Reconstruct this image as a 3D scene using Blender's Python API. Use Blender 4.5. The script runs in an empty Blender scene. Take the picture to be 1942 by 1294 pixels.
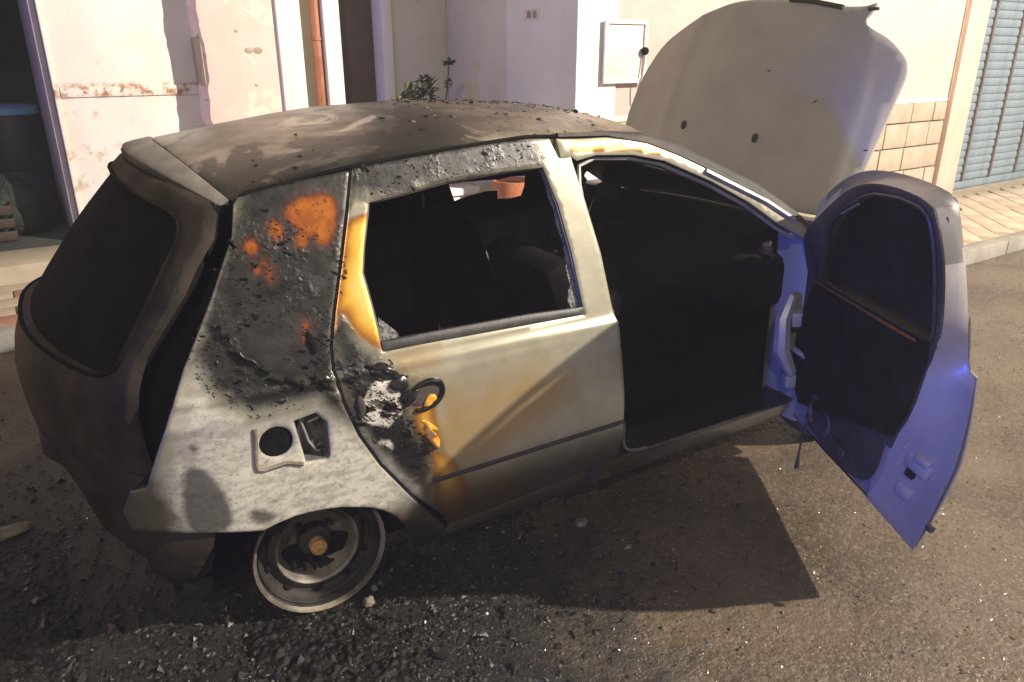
import bpy, bmesh, math, random
import numpy as np
from mathutils import Vector, Matrix
from mathutils.geometry import delaunay_2d_cdt

random.seed(7); np.random.seed(7)
scene = bpy.context.scene
col = scene.collection
R = math.radians

# ------------------------------------------------------------------ camera
cam_d = bpy.data.cameras.new('camera'); cam = bpy.data.objects.new('camera', cam_d); col.objects.link(cam)
cam_d.sensor_width = 36; cam_d.lens = 1430 / 1942 * 36; cam_d.clip_start = .05; cam_d.clip_end = 500
AZ, PITCH = R(56.3), R(20.986)
Fh = Vector((math.cos(AZ), math.sin(AZ), 0)); Zv = Vector((0, 0, 1))
Fv = Fh * math.cos(PITCH) - Zv * math.sin(PITCH)
cam.location = (0, 0, 1.65)
cam.rotation_euler = Fv.to_track_quat('-Z', 'Y').to_euler()
scene.camera = cam

# ------------------------------------------------------------------ light
w = bpy.data.worlds.new('World'); scene.world = w; w.use_nodes = True
bg = w.node_tree.nodes['Background']
bg.inputs[0].default_value = (1.0, .90, .80, 1); bg.inputs[1].default_value = .10

def lamp(name, loc, energy, color, radius):
    d = bpy.data.lights.new(name, 'POINT'); d.energy = energy; d.color = color; d.shadow_soft_size = radius
    o = bpy.data.objects.new(name, d); o.location = loc; col.objects.link(o)
    return o
lamp('street_lamp_light', (8.4, -4.4, 6.9), 11000, (1.0, .885, .765), .09)
lamp('fill_light', (-5.5, -5.5, 7.5), 1350, (1.0, .90, .72), .25)  # unseen fill added behind the camera to lift the shaded faces
bd = bpy.data.lights.new('blue_beacon_light', 'SPOT'); bd.energy = 3900; bd.color = (.07, .125, 1.0); bd.shadow_soft_size = .25; bd.spot_size = R(15.5); bd.spot_blend = 1.0
bl = bpy.data.objects.new('blue_beacon_light', bd); bl.location = (-9.0, .30, 1.0); bl.rotation_euler = (Vector((2.5, .95, .9)) - Vector(bl.location)).to_track_quat('-Z', 'Y').to_euler(); col.objects.link(bl)

b2 = bpy.data.lights.new('second_blue_beacon_light', 'SPOT'); b2.energy = 1350; b2.color = (.10, .13, 1.0); b2.shadow_soft_size = .3; b2.spot_size = R(30); b2.spot_blend = .9
b2o = bpy.data.objects.new('second_blue_beacon_light', b2); b2o.location = (-9.5, .2, 2.6); b2o.rotation_euler = (Vector((2.3, 6.4, 2.3)) - Vector(b2o.location)).to_track_quat('-Z', 'Y').to_euler(); col.objects.link(b2o)
vs = scene.view_settings
vs.view_transform = 'Standard'; vs.look = 'None'; vs.gamma = 1; vs.exposure = 0.34; vs.use_curve_mapping = False
try:
    scene.cycles.use_denoising = True
except Exception:
    pass

# ------------------------------------------------------------------ node helper
class NT:
    def __init__(s, name):
        s.m = bpy.data.materials.new(name); s.m.use_nodes = True
        s.t = s.m.node_tree; s.b = s.t.nodes['Principled BSDF']
        s.tc = s.t.nodes.new('ShaderNodeTexCoord')
    def set(s, sock, v):
        if hasattr(v, 'is_output'):
            s.t.links.new(v, sock)
        elif isinstance(v, (tuple, list)) and len(v) == 3 and sock.type == 'RGBA':
            sock.default_value = (*v, 1)
        else:
            sock.default_value = v
    def math(s, op, a, b=0.0, c=None, clamp=False):
        n = s.t.nodes.new('ShaderNodeMath'); n.operation = op; n.use_clamp = clamp
        s.set(n.inputs[0], a); s.set(n.inputs[1], b)
        if c is not None: s.set(n.inputs[2], c)
        return n.outputs[0]
    def obj(s, scale=(1, 1, 1), rot=(0, 0, 0)):
        n = s.t.nodes.new('ShaderNodeMapping'); s.t.links.new(s.tc.outputs['Object'], n.inputs[0])
        n.inputs['Scale'].default_value = scale; n.inputs['Rotation'].default_value = rot
        return n.outputs[0]
    def world(s):
        n = s.t.nodes.new('ShaderNodeNewGeometry'); return n.outputs['Position']
    def noise(s, scale, detail=4, rough=.55, vec=None, dist=0):
        n = s.t.nodes.new('ShaderNodeTexNoise'); n.inputs['Scale'].default_value = scale
        n.inputs['Detail'].default_value = detail; n.inputs['Roughness'].default_value = rough
        n.inputs['Distortion'].default_value = dist
        s.t.links.new(vec if vec is not None else s.tc.outputs['Object'], n.inputs['Vector'])
        return n.outputs[0]
    def voro(s, scale, feat='F1', vec=None, out=0, rnd=1):
        n = s.t.nodes.new('ShaderNodeTexVoronoi'); n.feature = feat; n.inputs['Scale'].default_value = scale
        n.inputs['Randomness'].default_value = rnd
        s.t.links.new(vec if vec is not None else s.tc.outputs['Object'], n.inputs['Vector'])
        return n.outputs[out]
    def attr(s, name):
        n = s.t.nodes.new('ShaderNodeAttribute'); n.attribute_name = name; return n.outputs['Fac']
    def step(s, v, lo, hi):
        n = s.t.nodes.new('ShaderNodeMapRange'); n.interpolation_type = 'SMOOTHSTEP'
        s.set(n.inputs[0], v); n.inputs[1].default_value = lo; n.inputs[2].default_value = hi
        return n.outputs[0]
    def lerp(s, f, a, b):
        n = s.t.nodes.new('ShaderNodeMapRange'); s.set(n.inputs[0], f); s.set(n.inputs[3], a); s.set(n.inputs[4], b)
        return n.outputs[0]
    def mix(s, f, a, b, mode='MIX'):
        n = s.t.nodes.new('ShaderNodeMix'); n.data_type = 'RGBA'; n.blend_type = mode
        s.set(n.inputs[0], f); s.set(n.inputs[6], a); s.set(n.inputs[7], b)
        return n.outputs[2]
    def ramp(s, f, stops):
        n = s.t.nodes.new('ShaderNodeValToRGB'); cr = n.color_ramp
        while len(cr.elements) < len(stops): cr.elements.new(.5)
        for e, (p, c) in zip(cr.elements, stops): e.position = p; e.color = (*c, 1)
        s.set(n.inputs[0], f); return n.outputs[0]
    def bump(s, h, strength=.3, dist=.01, normal=None):
        n = s.t.nodes.new('ShaderNodeBump'); n.inputs['Strength'].default_value = strength
        n.inputs['Distance'].default_value = dist; s.set(n.inputs['Height'], h)
        if normal is not None: s.t.links.new(normal, n.inputs['Normal'])
        return n.outputs[0]
    def out(s, color=None, rough=None, metal=None, normal=None, spec=None):
        if color is not None: s.set(s.b.inputs['Base Color'], color)
        if rough is not None: s.set(s.b.inputs['Roughness'], rough)
        if metal is not None: s.set(s.b.inputs['Metallic'], metal)
        if normal is not None: s.t.links.new(normal, s.b.inputs['Normal'])
        if spec is not None: s.b.inputs['Specular IOR Level'].default_value = spec
        return s.m

def simple(name, c1, c2, scale=8, rough=.6, metal=0, bump=.2, bscale=60, bdist=.004, spec=.5, r2=None):
    n = NT(name)
    f = n.noise(scale, 6, .6)
    c = n.mix(n.step(f, .35, .65), c1, c2)
    r = rough if r2 is None else n.lerp(n.noise(scale * 1.7, 4), rough, r2)
    return n.out(c, r, metal, n.bump(n.noise(bscale, 5, .65), bump, bdist), spec)

# ------------------------------------------------------------------ mesh helpers
def link(o, parent=None):
    col.objects.link(o)
    if parent is not None: o.parent = parent
    return o
def tag(o, label=None, cat=None, group=None, kind=None):
    if label: o['label'] = label
    if cat: o['category'] = cat
    if group: o['group'] = group
    if kind: o['kind'] = kind
    return o
def empty(name, loc=(0, 0, 0), rot=(0, 0, 0), **k):
    o = bpy.data.objects.new(name, None); o.empty_display_size = .1; o.location = loc; o.rotation_euler = rot
    link(o); tag(o, **k); return o
def obj_from(name, verts, faces, mat, parent=None, smooth=None, loc=None, rot=None):
    me = bpy.data.meshes.new(name); me.from_pydata([tuple(v) for v in verts], [], [tuple(f) for f in faces]); me.update()
    if mat: me.materials.append(mat)
    if smooth is not None:
        me.polygons.foreach_set('use_smooth', [True] * len(me.polygons)); me.set_sharp_from_angle(angle=R(smooth))
    o = bpy.data.objects.new(name, me)
    if loc is not None: o.location = loc
    if rot is not None: o.rotation_euler = rot
    return link(o, parent)

class MB:
    """collects shapes into one mesh"""
    def __init__(s): s.v = []; s.f = []
    def add(s, v, f):
        n = len(s.v); s.v += [tuple(p) for p in v]; s.f += [tuple(i + n for i in q) for q in f]; return s
    def box(s, lo, hi, b=0.0, M=None):
        lo = list(lo); hi = list(hi)
        bm = bmesh.new(); bmesh.ops.create_cube(bm, size=1)
        for v in bm.verts:
            v.co = Vector([(lo[i] + hi[i]) / 2 + v.co[i] * (hi[i] - lo[i]) for i in range(3)])
        if b > 0:
            bmesh.ops.bevel(bm, geom=bm.edges[:], offset=b, segments=2, affect='EDGES', profile=.5)
        if M is not None: bmesh.ops.transform(bm, matrix=M, verts=bm.verts)
        bm.verts.index_update()
        s.add([v.co.copy() for v in bm.verts], [[v.index for v in f.verts] for f in bm.faces]); bm.free(); return s
    def tube(s, pts, r, n=8, cap=True):
        pts = [Vector(p) for p in pts]; rs = r if isinstance(r, (list, tuple)) else [r] * len(pts)
        V = []; F = []; up = Vector((0, 0, 1))
        prev = None
        for i, p in enumerate(pts):
            t = (pts[min(i + 1, len(pts) - 1)] - pts[max(i - 1, 0)]).normalized()
            if prev is None:
                a = t.cross(up)
                if a.length < .1: a = t.cross(Vector((1, 0, 0)))
            else:
                a = prev - t * prev.dot(t)
            a.normalize(); prev = a; b = t.cross(a)
            for k in range(n):
                an = 2 * math.pi * k / n; V.append(p + (a * math.cos(an) + b * math.sin(an)) * rs[i])
        for i in range(len(pts) - 1):
            for k in range(n):
                F.append((i * n + k, i * n + (k + 1) % n, (i + 1) * n + (k + 1) % n, (i + 1) * n + k))
        if cap:
            F.append(tuple(range(n))[::-1]); F.append(tuple(range((len(pts) - 1) * n, len(pts) * n)))
        return s.add(V, F)
    def lathe(s, prof, n=32, M=None, closed=False):
        """prof: (radius, height) about local Z"""
        V = []; F = []
        for r, h in prof:
            for k in range(n):
                a = 2 * math.pi * k / n; V.append(Vector((r * math.cos(a), r * math.sin(a), h)))
        m = len(prof)
        for i in range(m - 1 if not closed else m):
            j = (i + 1) % m
            for k in range(n):
                F.append((i * n + k, i * n + (k + 1) % n, j * n + (k + 1) % n, j * n + k))
        if M is not None: V = [M @ v for v in V]
        return s.add(V, F)
    def build(s, name, mat, parent=None, smooth=30, loc=None, rot=None):
        return obj_from(name, s.v, s.f, mat, parent, smooth, loc, rot)

def boxo(name, lo, hi, mat, parent=None, b=.004, **k):
    return MB().box(lo, hi, b).build(name, mat, parent, **k)

def dens(poly, res, close=True):
    out = []; n = len(poly)
    for i in range(n if close else n - 1):
        a = np.array(poly[i], float); b = np.array(poly[(i + 1) % n], float)
        k = max(1, int(round(np.linalg.norm(b - a) / res)))
        for j in range(k): out.append(a + (b - a) * j / k)
    if not close: out.append(np.array(poly[-1], float))
    return np.array(out)
def smooth_poly(poly, it=2, keep=0.0):
    """chaikin corner cutting for organic outlines"""
    p = [np.array(q, float) for q in poly]
    for _ in range(it):
        q = []
        for i in range(len(p)):
            a, b = p[i], p[(i + 1) % len(p)]
            q += [a * .8 + b * .2, a * .2 + b * .8]
        p = q
    return p
def inside(P, poly):
    poly = np.asarray(poly); x, y = P[:, 0], P[:, 1]; r = np.zeros(len(P), bool); n = len(poly); j = n - 1
    for i in range(n):
        xi, yi = poly[i]; xj, yj = poly[j]
        c = ((yi > y) != (yj > y)) & (x < (xj - xi) * (y - yi) / (yj - yi + 1e-12) + xi)
        r ^= c; j = i
    return r
def dist(P, poly, close=True):
    poly = np.asarray(poly); d = np.full(len(P), 9.)
    n = len(poly)
    for i in range(n if close else n - 1):
        a = poly[i]; b = poly[(i + 1) % n]; ab = b - a
        t = np.clip(((P - a) @ ab) / (ab @ ab + 1e-12), 0, 1)
        d = np.minimum(d, np.linalg.norm(P - (a + t[:, None] * ab), axis=1))
    return d
def sd(P, poly):
    poly = np.asarray(poly, float); d = dist(P, poly)
    return np.where(inside(P, poly), d, -d)
def sds(P, polys):
    r = np.full(len(P), -.4)
    for p in polys: r = np.maximum(r, sd(P, p))
    return np.clip(r, -.4, .4)

def panel(name, outline, holes, surf, mat, parent, res=.03, thick=.02, outward=(0, -1, 0), attrs=None, bev=.005, sharp=40, jitter=0):
    """a sheet with thickness cut from surf(u,v,depth); depth grows away from the outward side"""
    loops = [dens(outline, res)] + [dens(h, res * .7) for h in holes]
    if jitter: loops[0] = loops[0] + np.random.uniform(-jitter, jitter, loops[0].shape)
    pts = []; edges = []
    for L in loops:
        n0 = len(pts); pts += list(L); edges += [(n0 + i, n0 + (i + 1) % len(L)) for i in range(len(L))]
    nb = len(pts)
    def ok(P):
        r = inside(P, loops[0])
        for h in loops[1:]: r &= ~inside(P, h)
        return r
    def bd(P):
        d = dist(P, loops[0])
        for h in loops[1:]: d = np.minimum(d, dist(P, h))
        return d
    # inner ring for the rounded edge
    if bev > 0:
        ring = []
        for L in loops:
            for i in range(len(L)):
                t = L[(i + 1) % len(L)] - L[i - 1]; t = t / (np.linalg.norm(t) + 1e-9); n = np.array([-t[1], t[0]])
                for sg in (1, -1): ring.append(L[i] + n * sg * bev)
        ring = np.array(ring); ring = ring[ok(ring)]; ring = ring[bd(ring) > bev * .8]
        pts += list(ring)
    lo = loops[0].min(0); hi = loops[0].max(0)
    gx, gy = np.meshgrid(np.arange(lo[0], hi[0], res), np.arange(lo[1], hi[1], res))
    G = np.stack([gx.ravel(), gy.ravel()], 1); G[:, 0] += (np.arange(len(gy)) % 2).repeat(gx.shape[1]) * res * .5
    if len(G):
        G = G[ok(G)]
        if len(G): G = G[bd(G) > max(res * .55, bev + res * .35)]
        pts += list(G)
    V, E_, Fc, _, _, _ = delaunay_2d_cdt([Vector((float(p[0]), float(p[1]))) for p in pts], edges, [], 0, 1e-6)
    V = np.array([tuple(v) for v in V]); Fc = [f for f in Fc if len(f) == 3]
    cen = np.array([(V[f[0]] + V[f[1]] + V[f[2]]) / 3 for f in Fc])
    keep = ok(cen); Fc = [f for f, k in zip(Fc, keep) if k]
    isb = bd(V) < bev * .3 if bev > 0 else np.zeros(len(V), bool)
    front = np.array([surf(u, v, (bev * .55 if b else 0)) for (u, v), b in zip(V, isb)])
    back = np.array([surf(u, v, thick) for u, v in V])
    # orientation
    a, b, c = Fc[len(Fc) // 2]
    fl = 0
    for q in Fc[:: max(1, len(Fc) // 40)]:
        n = np.cross(front[q[1]] - front[q[0]], front[q[2]] - front[q[0]]); fl += np.sign(n @ np.array(outward))
    if fl < 0: Fc = [(f[0], f[2], f[1]) for f in Fc]
    N = len(V); faces = [tuple(f) for f in Fc] + [(f[0] + N, f[2] + N, f[1] + N) for f in Fc]
    cnt = {}
    for f in Fc:
        for i in range(3):
            e = (f[i], f[(i + 1) % 3]); cnt[e] = cnt.get(e, 0) + 1
    for (i, j) in list(cnt):
        if (j, i) not in cnt: faces.append((j, i, i + N, j + N))
    allv = np.concatenate([front, back])
    o = obj_from(name, allv, faces, mat, parent, sharp)
    if attrs:
        for an, fn in attrs.items():
            val = fn(V); a = o.data.attributes.new(an, 'FLOAT', 'POINT')
            a.data.foreach_set('value', np.concatenate([val, val]).astype(np.float32))
    return o

# ================================================================== materials
M = {}
def asphalt():
    n = NT('wet_asphalt'); pos = n.world()
    big = n.noise(1.3, 5, .6, pos); fine = n.noise(120, 4, .7, pos)
    st = n.voro(85, 'F1', pos); stc = n.voro(85, 'F1', pos, 1)
    st2 = n.noise(110, 4, .7, pos)
    tone = n.math('MULTIPLY', n.math('ADD', n.step(n.noise(2.2, 4, .6, pos), .3, .7), .35), .8)
    base = n.mix(n.step(big, .35, .68), (.062, .047, .030), (.116, .089, .058))
    bw = n.t.nodes.new('ShaderNodeRGBToBW'); n.t.links.new(stc, bw.inputs[0])
    base = n.mix(n.math('MULTIPLY', n.step(bw.outputs[0], .45, .95), .55), base, (.17, .14, .10))
    base = n.mix(n.math('MULTIPLY', n.step(fine, .5, .75), .5), base, (.025, .021, .016))
    base = n.mix(n.math('MULTIPLY', n.step(n.noise(.9, 6, .68, pos, .8), .52, .62), .45), base, (.040, .033, .025))
    # burnt, ash covered patch of road around the back of the car
    geo = n.t.nodes.new('ShaderNodeSeparateXYZ'); n.t.links.new(pos, geo.inputs[0])
    dx = n.math('SUBTRACT', geo.outputs[0], .25); dy = n.math('SUBTRACT', geo.outputs[1], 2.3)
    r = n.math('SQRT', n.math('ADD', n.math('MULTIPLY', n.math('MULTIPLY', dx, dx), .8), n.math('MULTIPLY', n.math('MULTIPLY', dy, dy), .62)))
    r = n.math('ADD', r, n.math('MULTIPLY', n.math('SUBTRACT', n.noise(5, 5, .65, pos), .5), 1.1))
    burn = n.math('SUBTRACT', 1.0, n.step(r, .85, 1.55))
    base = n.mix(n.math("MULTIPLY", burn, .98), base, n.mix(n.step(n.noise(26, 6, .72, pos), .44, .72), (.005, .005, .0045), (.028, .026, .021)))
    wet = n.step(n.noise(3.0, 5, .65, pos), .38, .62)
    rough = n.lerp(wet, .17, .40)
    rough = n.lerp(burn, rough, n.lerp(n.noise(9, 4, .6, pos), .12, .5))
    h = n.math('ADD', n.math('MULTIPLY', n.math('SUBTRACT', 1.0, st), .45), n.math('MULTIPLY', st2, .8))
    nr = n.bump(h, .48, .007); nr = n.bump(n.noise(16, 6, .65, pos), .40, .03, nr)
    nr = n.bump(n.math('MULTIPLY', burn, n.noise(42, 7, .72, pos)), .8, .03, nr)
    return n.out(base, rough, 0, nr, .55)
M['asphalt'] = asphalt()

def burnt_paint():
    n = NT('burnt_car_paint')
    n1 = n.math('SUBTRACT', n.noise(13, 7, .62), .5); n2 = n.math('SUBTRACT', n.noise(75, 5, .7), .5)
    n3 = n.math('SUBTRACT', n.noise(5, 4, .55), .5)
    nn = n.math('ADD', n1, n.math('MULTIPLY', n2, .35))
    def m(attr, amp, wd, off=0):
        return n.step(n.math('ADD', n.math('ADD', n.attr(attr), n.math('MULTIPLY', nn, amp)), off), -wd, wd)
    pale = n.mix(n.step(n.noise(9, 5), .35, .65), (.265, .252, .180), (.33, .316, .232))
    pale = n.mix(n.math('MULTIPLY', n.step(n.noise(150, 2), .72, .78), .5), pale, (.22, .17, .10))
    # yellowed, heat tinted lacquer
    g = n.math('ADD', n.attr('gold'), n.math('MULTIPLY', n1, .028))
    gcol = n.ramp(n.step(g, -.012, .075), [(0, (.13, .045, .010)), (.22, (.32, .125, .016)), (.55, (.60, .33, .035)), (1, (.78, .55, .15))])
    c = n.mix(n.step(g, -.012, .012), pale, gcol)
    tint = n.math('MULTIPLY', m('tint', .13, .07), .62)
    c = n.mix(tint, c, (.30, .185, .055))
    soot = m('soot', .085, .045)
    sc = n.mix(n.step(n.noise(7, 6, .65), .35, .7), (.0045, .0044, .004), (.0135, .013, .011))
    sc = n.mix(n.math('MULTIPLY', n.step(n.noise(46, 5, .75), .55, .68), .8), sc, (.010, .010, .009))
    c = n.mix(soot, c, sc)
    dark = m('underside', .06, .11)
    c = n.mix(n.math('MULTIPLY', dark, .82), c, (.035, .028, .019))  # darker low down: scorch, plus shade of the turned-under flank put into the colour
    ash = m('ash', .075, .042)
    ac = n.mix(n.step(n.noise(22, 7, .7, n.obj((1, 1, 2.2), (0, .5, 0))), .36, .60), (.275, .262, .215), (.45, .435, .36))
    ac = n.mix(n.math('MULTIPLY', n.step(n.noise(70, 5, .7), .52, .66), .55), ac, (.10, .092, .075))
    ac = n.mix(n.math('MULTIPLY', n.step(n.noise(4.5, 4, .6), .46, .66), .65), ac, (.16, .158, .15))
    c = n.mix(ash, c, ac)
    spot = m('spot', .035, .012)
    c = n.mix(n.math('MULTIPLY', spot, .88), c, (.036, .034, .031))
    rv = n.math('ADD', n.attr('rust'), n.math('MULTIPLY', n.math('ADD', n2, n.math('MULTIPLY', n1, 1.1)), .018))
    rv = n.math('ADD', rv, .002)
    rust = n.step(rv, -.005, .007)
    rc = n.mix(n.step(n.math('ADD', rv, n.math('MULTIPLY', n1, .03)), -.004, .022), (.13, .026, .008), (.30, .095, .012))
    rc = n.mix(n.math('MULTIPLY', n.step(n.noise(24, 4, .6), .42, .60), .7), rc, (.17, .045, .010))
    rc = n.mix(n.math('MULTIPLY', n.step(n.noise(52, 5, .7), .54, .64), .75), rc, (.045, .022, .012))
    c = n.mix(rust, c, rc)
    halo = n.math('MULTIPLY', n.math('SUBTRACT', n.step(n.math('ADD', n.attr('rust'), n.math('MULTIPLY', nn, .03)), -.030, .0), rust), .22)
    c = n.mix(n.math('MAXIMUM', halo, 0.0), c, (.115, .028, .014))
    white = m('white', .045, .006)
    c = n.mix(white, c, n.mix(n.step(n.noise(40, 4), .4, .6), (.30, .285, .25), (.45, .43, .38)))
    rough = n.lerp(soot, .30, n.lerp(n.noise(24, 5, .65), .14, .62))
    rough = n.lerp(n.math('MAXIMUM', ash, white), rough, .82)
    rough = n.lerp(rust, rough, .22)
    metal = n.lerp(n.math('MAXIMUM', n.math('MAXIMUM', soot, ash), n.math('MAXIMUM', rust, white)), .30, 0.0)
    hb = n.math('MULTIPLY', n.math('SUBTRACT', n.math('MAXIMUM', soot, ash), n.math('MULTIPLY', rust, .85)), n.noise(60, 7, .72))
    nr = n.bump(hb, .13, .004)
    nr = n.bump(n.math('MULTIPLY', n.math('MAXIMUM', soot, ash), n.noise(16, 5, .6, None, .6)), .09, .012, nr)
    bl_ = n.math('MULTIPLY', n.math('SUBTRACT', 1.0, n.voro(75, 'SMOOTH_F1')), n.math('MULTIPLY', n.math('SUBTRACT', soot, ash, None, True), n.step(n.noise(8, 5, .6), .50, .66)))
    nr = n.bump(bl_, .38, .006, nr)
    nr = n.bump(n.math('ADD', soot, n.math('MULTIPLY', white, -1.0)), .18, .003, nr)
    return n.out(c, rough, metal, nr, .5)
M['paint'] = burnt_paint()

def roof_paint():
    n = NT('scorched_roof_metal')
    a = n.noise(2.6, 6, .62, n.obj((1, 1, 1)), .4); b = n.noise(11, 6, .66); f = n.noise(80, 4, .7)
    c = n.mix(n.step(a, .38, .62), (.045, .041, .037), (.20, .175, .14))
    c = n.mix(n.math('MULTIPLY', n.step(n.math('ADD', n.noise(3.0, 6, .62, None, .6), n.math('MULTIPLY', n.step(n.attr('rim'), -.12, .2), .14)), .50, .575), .92), c, (.018, .0165, .015))
    c = n.mix(n.math('MULTIPLY', n.step(n.noise(4.2, 6, .62, None, .8), .57, .64), .85), c, (.36, .32, .26))
    c = n.mix(n.math('MULTIPLY', n.step(f, .55, .7), .45), c, (.03, .028, .025))
    c = n.mix(n.step(n.attr('front'), .0, .35), c, n.mix(n.step(b, .4, .6), (.15, .12, .078), (.075, .062, .044)))
    nr = n.bump(n.math('ADD', b, n.math('MULTIPLY', f, .25)), .35, .004)
    return n.out(c, n.lerp(b, .24, .42), .25, nr)
M['roof'] = roof_paint()
M['hood_silver'] = simple('dusty_silver_paint', (.335, .315, .295), (.39, .37, .345), 3, .42, .25, .06, 90, .002, .5, .55)
M['grey_metal'] = simple('scorched_grey_metal', (.12, .112, .10), (.20, .185, .16), 6, .6, .2, .3, 40, .004)
M['charred'] = simple('charred_metal', (.018, .016, .014), (.05, .041, .033), 5, .6, 0, .5, 38, .01, .5, .75)
M['char_brown'] = simple('charred_brown_metal', (.012, .0098, .008), (.038, .028, .020), 7, .68, 0, .35, 45, .006, .25)
M['black'] = simple('sooty_black', (.004, .004, .004), (.009, .0085, .008), 9, .9, 0, .5, 40, .01, .08)
M['black_gloss'] = simple('tarry_black', (.006, .006, .006), (.016, .015, .013), 30, .24, 0, .22, 70, .004, .5)
M['rubber'] = simple('scorched_rubber', (.02, .02, .02), (.038, .036, .034), 20, .5, 0, .3, 90, .003)
M['seal_grey'] = simple('grey_window_strip', (.16, .16, .155), (.26, .26, .25), 14, .45, .2, .15, 60, .002)
M['soot_glass'] = simple('soot_blackened_glass', (.006, .007, .007), (.016, .016, .015), 5, .12, 0, .08, 24, .004, .5, .5)
M['shard'] = simple('sooty_glass_edge', (.035, .037, .036), (.22, .22, .21), 90, .12, 0, .4, 120, .004, .8)
M['door_blue'] = simple('bare_silver_door_metal', (.30, .29, .285), (.37, .36, .35), 4, .38, .35, .10, 50, .003, .5, .5)
M['scorched_grey'] = simple('scorched_door_paint', (.085, .083, .083), (.14, .13, .122), 7, .5, .1, .2, 50, .003)
M['rim'] = simple('burnt_steel_rim', (.022, .02, .019), (.055, .048, .042), 14, .5, .4, .3, 60, .004)
M['rim_pale'] = simple('ash_grey_rim_steel', (.09, .08, .065), (.27, .235, .18), 9, .55, .3, .4, 60, .004)
M['dish'] = simple('ash_coated_wheel_dish', (.10, .094, .082), (.22, .20, .165), 14, .5, .2, .3, 60, .004)
M['rust_cap'] = simple('rusty_bearing_cap', (.42, .22, .06), (.62, .40, .16), 60, .6, .3, .5, 120, .003)
M['melt'] = simple('melted_amber_plastic', (.55, .24, .02), (.70, .40, .07), 30, .25, 0, .5, 50, .006)
M['tyre'] = simple('old_tyre_rubber', (.018, .018, .018), (.035, .034, .033), 20, .7, 0, .4, 60, .006)
M['fuel_pan'] = simple('sooty_violet_pan', (.10, .095, .10), (.16, .15, .155), 20, .5, .2, .3, 60, .003)

def plaster(name, c1, c2, stain, sc=2.2, amt=.5, peel=None):
    n = NT(name); p = n.world()
    c = n.mix(n.step(n.noise(sc, 5, .6, p), .35, .65), c1, c2)
    c = n.mix(n.math('MULTIPLY', n.step(n.noise(sc * 2.7, 6, .65, p), .56, .70), amt), c, stain)
    if peel: c = n.mix(n.step(n.noise(3.2, 7, .62, p), .585, .60), c, peel)
    nr = n.bump(n.noise(45, 5, .7, p), .25, .006); nr = n.bump(n.noise(5, 4, .6, p), .2, .03, nr)
    return n.out(c, .88, 0, nr, .3)
M['pink'] = plaster('pale_pink_plaster', (.53, .42, .37), (.60, .48, .42), (.52, .45, .36), amt=.6)
M['pink_left'] = plaster('pink_plaster_peeling', (.70, .55, .46), (.76, .61, .51), (.70, .66, .50), peel=(.72, .68, .54))
M['pink_trim'] = plaster('pink_stone_trim', (.56, .40, .32), (.62, .45, .36), (.50, .36, .28))
M['white_wall'] = plaster('white_plaster', (.72, .71, .66), (.78, .77, .72), (.66, .64, .57))
M['beige_wall'] = plaster('beige_plaster', (.58, .53, .43), (.64, .58, .47), (.50, .46, .34))
M['tan_edge'] = plaster('bare_tan_render', (.36, .29, .20), (.46, .38, .27), (.28, .22, .15), 9)
M['block'] = plaster('tuff_block', (.34, .285, .215), (.40, .34, .26), (.30, .25, .19), 6, .6)
M['mortar'] = plaster('grey_mortar', (.27, .22, .15), (.34, .28, .19), (.2, .16, .11), 9)
M['concrete'] = plaster('grey_kerb_concrete', (.20, .19, .165), (.27, .255, .22), (.14, .13, .11), 6)
M['paver_pink'] = plaster('pink_paver', (.36, .295, .225), (.42, .345, .265), (.28, .2, .15), 5)
M['paver_cream'] = plaster('cream_paver', (.38, .325, .235), (.44, .375, .275), (.34, .28, .19), 5)
M['paver_red'] = plaster('brick_red_paver', (.30, .155, .10), (.37, .20, .13), (.2, .12, .08), 5)
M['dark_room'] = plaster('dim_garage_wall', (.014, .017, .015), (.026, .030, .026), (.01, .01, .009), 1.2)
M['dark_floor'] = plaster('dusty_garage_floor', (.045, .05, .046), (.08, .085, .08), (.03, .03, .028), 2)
M['brown_door'] = simple('dark_brown_door_paint', (.085, .055, .045), (.115, .075, .06), 3, .5, 0, .15, 30, .004)
M['white_trim'] = simple('white_painted_frame', (.74, .72, .66), (.80, .78, .72), 4, .55, 0, .08, 40, .003)
M['copper_pipe'] = simple('rusty_brown_pipe', (.34, .125, .05), (.44, .19, .085), 9, .5, .2, .3, 40, .003)
def rusty_door():
    n = NT('rust_stained_white_metal'); p = n.world()
    c = n.mix(n.step(n.noise(2.4, 5, .6, p), .3, .7), (.74, .69, .58), (.80, .77, .69))
    sep = n.t.nodes.new('ShaderNodeSeparateXYZ'); n.t.links.new(p, sep.inputs[0]); z = sep.outputs[2]
    low = n.math('SUBTRACT', 1.0, n.step(z, .5, 1.45))
    r = n.math('ADD', n.noise(7, 8, .68, p), n.math('MULTIPLY', low, .10))
    c = n.mix(n.math('MULTIPLY', n.step(r, .60, .70), .62), c, (.50, .33, .17))
    c = n.mix(n.math('MULTIPLY', n.step(n.noise(3.6, 7, .7, p), .62, .72), .7), c, (.62, .47, .26))
    near = n.math('SUBTRACT', 1.0, n.step(n.math('ABSOLUTE', n.math('SUBTRACT', z, 1.375)), .02, .075))
    c = n.mix(n.math('MULTIPLY', near, n.step(n.noise(11, 6, .7, p), .46, .62)), c, (.36, .16, .055))
    return n.out(c, .55, 0, n.bump(n.noise(14, 6, .65, p), .35, .008), .4)
M['rusty_door'] = rusty_door()
M['door_edge'] = simple('faded_door_edge_paint', (.34, .31, .30), (.42, .38, .37), 6, .6, 0, .2, 40, .004)
M['shutter'] = simple('grey_blue_shutter_slat', (.165, .215, .25), (.215, .265, .295), 6, .55, .1, .2, 30, .004)
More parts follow.
